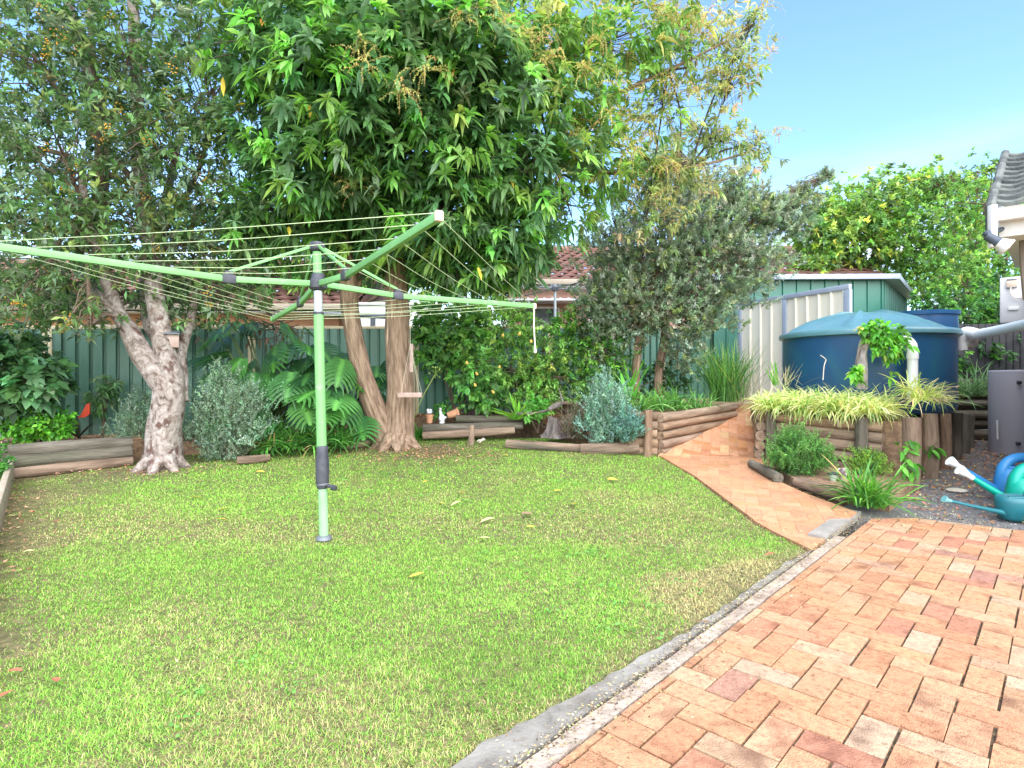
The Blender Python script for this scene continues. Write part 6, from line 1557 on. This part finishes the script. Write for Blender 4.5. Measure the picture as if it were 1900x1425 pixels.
# stump with climbing plant
vs = thing('vine_stump', 'old grey stump wrapped by a bright green climbing vine in front of the tank', 'plant', tuple(W(1597, 715, 6.95))); g = Geo()
tube(g, [W(1597, 722, 6.92), W(1599, 690, 6.92), W(1600, 655, 6.95), W(1606, 632, 6.95)], [.062, .056, .05, .056], n=22, sides=16, wob=.08, seed=9); blob(g, W(1606, 632, 6.95), (.055, .05, .03), 3, .2); g.build('stump', STUMP if False else mat('grey_stump', [(.16, .13, .12), (.34, .29, .27), (.48, .43, .40)], rough=.95, scale=14, detail=9, bump=1.0, bscale=30, src='TC', stretch=(1, 1, .4)), vs, smooth=True)
r = rng(12); Cv, Av, kv = blobs_sample([BL(1640, 622, 6.85, 38, 22, .16), BL(1655, 648, 6.8, 28, 20, .12), BL(1620, 610, 6.9, 28, 14, .12), BL(1588, 690, 6.8, 12, 12, .08, .004), BL(1650, 700, 6.75, 30, 6, .08, .004)], 150, r, .3, .3)
g = Geo(); rosettes(g, Cv, Av + [0, -.2, .3], 6, .085, .042, palette(r, 150, [(.11, .30, .04), (.17, .38, .06), (.07, .20, .03), (.32, .36, .08)], [3, 2, 2, .5]), r, 1.2, .5, OVAL, .06); g.build('vine_leaves', LEAF, vs)
g = Geo(); twigs(g, np.repeat(W(1606, 635, 6.9)[None], 22, 0), Cv[:22], .006, .002, r, .2); g.build('vine_stem', TWIG, vs)
for i, (px, py, D, lb) in enumerate(((1682, 828, 5.98, 'upper vine leaf spray clinging to the widest brown post'), (1688, 862, 5.95, 'lower vine leaf spray clinging to the widest brown post'), (1728, 830, 6.62, 'vine leaf spray on the second brown post'))):
    v = thing('vine_spray', lb, 'vine', tuple(W(px, py, D))); r = rng(500 + i); m = 12; P = W(px, py, D) + r.normal(0, 1, (m, 3)) * [.055, .015, .04]; g = Geo(); leaves(g, P, r.normal(0, .6, (m, 3)) + [.4, -.3, -.2], .11, .05, palette(r, m, [(.08, .26, .035), (.13, .33, .05), (.04, .13, .02)], [2, 1, 1]), r, LANCE, .4); g.build('leaves', LEAF, v)
    g = Geo(); tube(g, [W(px - 8, py + 12, D), W(px, py, D), W(px + 10, py - 8, D)], .004, n=6, sides=5); g.build('stem', TWIG, v)


# ------------------------------------------------------------------ split-leaf philodendrons
def split_leaf(geo, p, az, el, L, Wd, col, r):
    """big leaf cut into fingers; p is the leaf base"""
    d = np.array([math.cos(el) * math.cos(az), math.cos(el) * math.sin(az), math.sin(el)]); s = np.array([-math.sin(az), math.cos(az), 0]); n = np.cross(d, s); n = n if n[2] > 0 else -n
    rl = r.normal(0, .35); s, n = s * math.cos(rl) + n * math.sin(rl), n * math.cos(rl) - s * math.sin(rl)
    pt = lambda u, v: p + d * (u * L) + s * (v * Wd) + n * (-.22 * L * u * u - .28 * Wd * v * v + .05 * abs(v) * Wd)
    V = []; Fs = []; K = 11
    for k in range(K):      # central lamina
        u = k / (K - 1); w = .26 * (1 - u * .8); V += [pt(u, -w), pt(u, 0), pt(u, w)]
    for k in range(K - 1):
        for q in (0, 1): Fs.append([3 * k + q, 3 * k + 3 + q, 3 * k + 4 + q, 3 * k + 1 + q])
    for sgn in (-1, 1):
        for k in range(8):
            u0 = -.06 + k * .125; wid = .105; ext = .5 * math.sin(PI * (.18 + .80 * (k + .6) / 8.6)) ** .8
            b = len(V)
            for t in np.linspace(0, 1, 5):
                v = sgn * (.08 + t * ext); uu = u0 + .32 * t * t + .06 * t; h_ = wid * (.5 if t < .99 else .08)
                V += [pt(uu, v), pt(uu + 2 * h_, v)]
            for q in range(4): Fs.append([b + 2 * q, b + 2 * q + 1, b + 2 * q + 3, b + 2 * q + 2])
    V = np.array(V); c = np.tile(col, (len(V), 1)); c[1:3 * K:3] = np.array(col) * 1.6 + [.02, .04, 0]
    geo.add(V, Fs, c)


def philodendron(name, label, loc, lv, seed, petL=.5):
    r = rng(seed); o = thing(name, label, 'plant', tuple(loc)); loc = np.asarray(loc, float); g = Geo(); s = Geo()
    lv = list(lv) + [(a + r.normal(0, 28), b + r.normal(0, 25) , c + r.normal(0, .15) + .1, d * r.uniform(.8, 1.1), e + r.normal(0, .5)) for (a, b, c, d, e) in lv for _ in (0, 1)]
    for (px, py, D, L, facing) in lv:
        p = W(px, py, D); tube(s, [loc + r.normal(0, .04, 3), (loc + p) / 2 + [0, .05, .12], p], [.016, .009], n=10, sides=6, caps=False)
        split_leaf(g, p, facing, r.uniform(-.75, -.1), L, L * .95, palette(r, 1, [(.035, .105, .03), (.05, .14, .032), (.022, .065, .022)], [3, 2, 2], .15)[0], r)
    s.build('stalk', mat('phil_stalk_' + str(seed), [(.06, .11, .03), (.11, .16, .05)], rough=.5, scale=9), o); g.build('split_leaves', GLOSSY, o); return o


r = rng(14)
S_ = -PI / 2
philodendron('philodendron', 'glossy split leaf philodendron spreading left of the hoist pole', gnd(500, 8.5), [(513, 640, 8.2, .52, S_ + .1), (450, 665, 8.0, .5, S_ - .5), (480, 735, 7.9, .6, S_ - .1), (560, 745, 7.9, .5, S_ + .6), (540, 690, 8.0, .5, S_ + .2), (430, 620, 8.3, .45, S_ - .6), (420, 700, 8.1, .5, S_ - .4), (500, 790, 7.9, .45, S_), (470, 690, 8.1, .5, S_ + .4), (570, 640, 8.3, .45, S_ + .5), (400, 660, 8.4, .42, S_ - .8), (530, 600, 8.5, .4, S_ + .9), (450, 600, 8.6, .4, S_ - .2)], 601)
philodendron('philodendron', 'glossy split leaf philodendron between hoist pole and leaning brown trunk', gnd(620, 8.7), [(625, 670, 8.3, .5, S_), (640, 730, 8.2, .55, S_ + .3), (600, 720, 8.1, .55, S_ - .3), (610, 760, 8.0, .45, S_ + .1), (650, 690, 8.5, .45, S_ + .8), (585, 670, 8.3, .45, S_ - .6), (700, 680, 8.9, .4, S_ + .2), (705, 730, 8.9, .4, S_ - .1)], 602)
# bromeliad with a red bract by the fence
br = thing('bromeliad', 'dark bromeliad with one bright red bract against the fence', 'plant', tuple(gnd(148, 8.0))); g = Geo(); r = rng(15); n = 12
straps(g, np.repeat(gnd(146, 8.0)[None] + [0, 0, .05], n, 0), r.uniform(0, 6.28, n), r.uniform(.3, 1.0, n), .34, .045, .4, palette(r, n, [(.06, .05, .04), (.05, .08, .04), (.25, .2, .09)], [3, 2, 1]), 5); g.build('leaves', LEAF, br)
g = Geo(); a = W(142, 776, 7.7); V = [a, W(150, 770, 7.65), W(160, 750, 7.7), W(166, 748, 7.7), W(166, 768, 7.7), W(158, 774, 7.66)]; V = np.array(V); V2 = V + [0, .012, 0]; m = 6
g.add(np.vstack([V, V2]), [list(range(m))[::-1], list(range(m, 2 * m))] + [[i, (i + 1) % m, m + (i + 1) % m, m + i] for i in range(m)]); g.build('red_bract', mat('red_bract', [(.62, .05, .02), (.7, .10, .04)], rough=.5, scale=12, trans=.2), br)
clump('purple_plant', 'small dark purple leaved plant behind the cut log', 'plant', gnd(880, 9.3), 40, .22, .03, (.3, 1.3), (.2, 1.0), [(.10, .025, .06), (.06, .03, .05), (.05, .08, .03)], [2, 2, 1], 610, None, None, .06)
shrub('low_shrub', 'small leafy green plant right of the spiky aloe', 'shrub', gnd(1000, 9.1), [BL(998, 755, 9.0, 24, 18, .15), BL(980, 765, 8.9, 16, 12, .1)], 60, 7, .085, .05, [(.09, .26, .05), (.12, .3, .06)], [1, 1], 611)
shrub('low_shrub', 'small green plant behind the white goose', 'shrub', gnd(818, 9.6), [BL(818, 760, 9.5, 18, 16, .1)], 30, 7, .07, .04, [(.09, .24, .05)], [1], 612)
dt_ = thing('dry_palm_skirt', 'tangle of dead brown stems above the philodendron at the fence top', 'plant', tuple(gnd(505, 8.7))); g = Geo(); r = rng(16)
for i in range(26):
    a = W(r.uniform(440, 560), r.uniform(600, 640), 8.5); b = W(r.uniform(420, 580), r.uniform(560, 640), 8.5 + r.normal(0, .1)); tube(g, [a, (a + b) / 2 + r.normal(0, .05, 3), b], r.uniform(.004, .009), n=6, sides=5, caps=False)
tube(g, [gnd(505, 8.7), W(505, 640, 8.6)], .03, n=3, sides=6); m = 26; leaves(g, W(500, 610, 8.4) + r.normal(0, 1, (m, 3)) * [.4, .1, .15], r.normal(0, .5, (m, 3)) + [0, 0, -.8], .16, .05, palette(r, m, [(.32, .24, .15), (.2, .13, .09)], [1, 1]), r, LANCE)
g.build('dead_stems', mat('dead_stem', [(.09, .06, .045), (.18, .12, .09)], rough=.9, scale=12, attr=False), dt_)
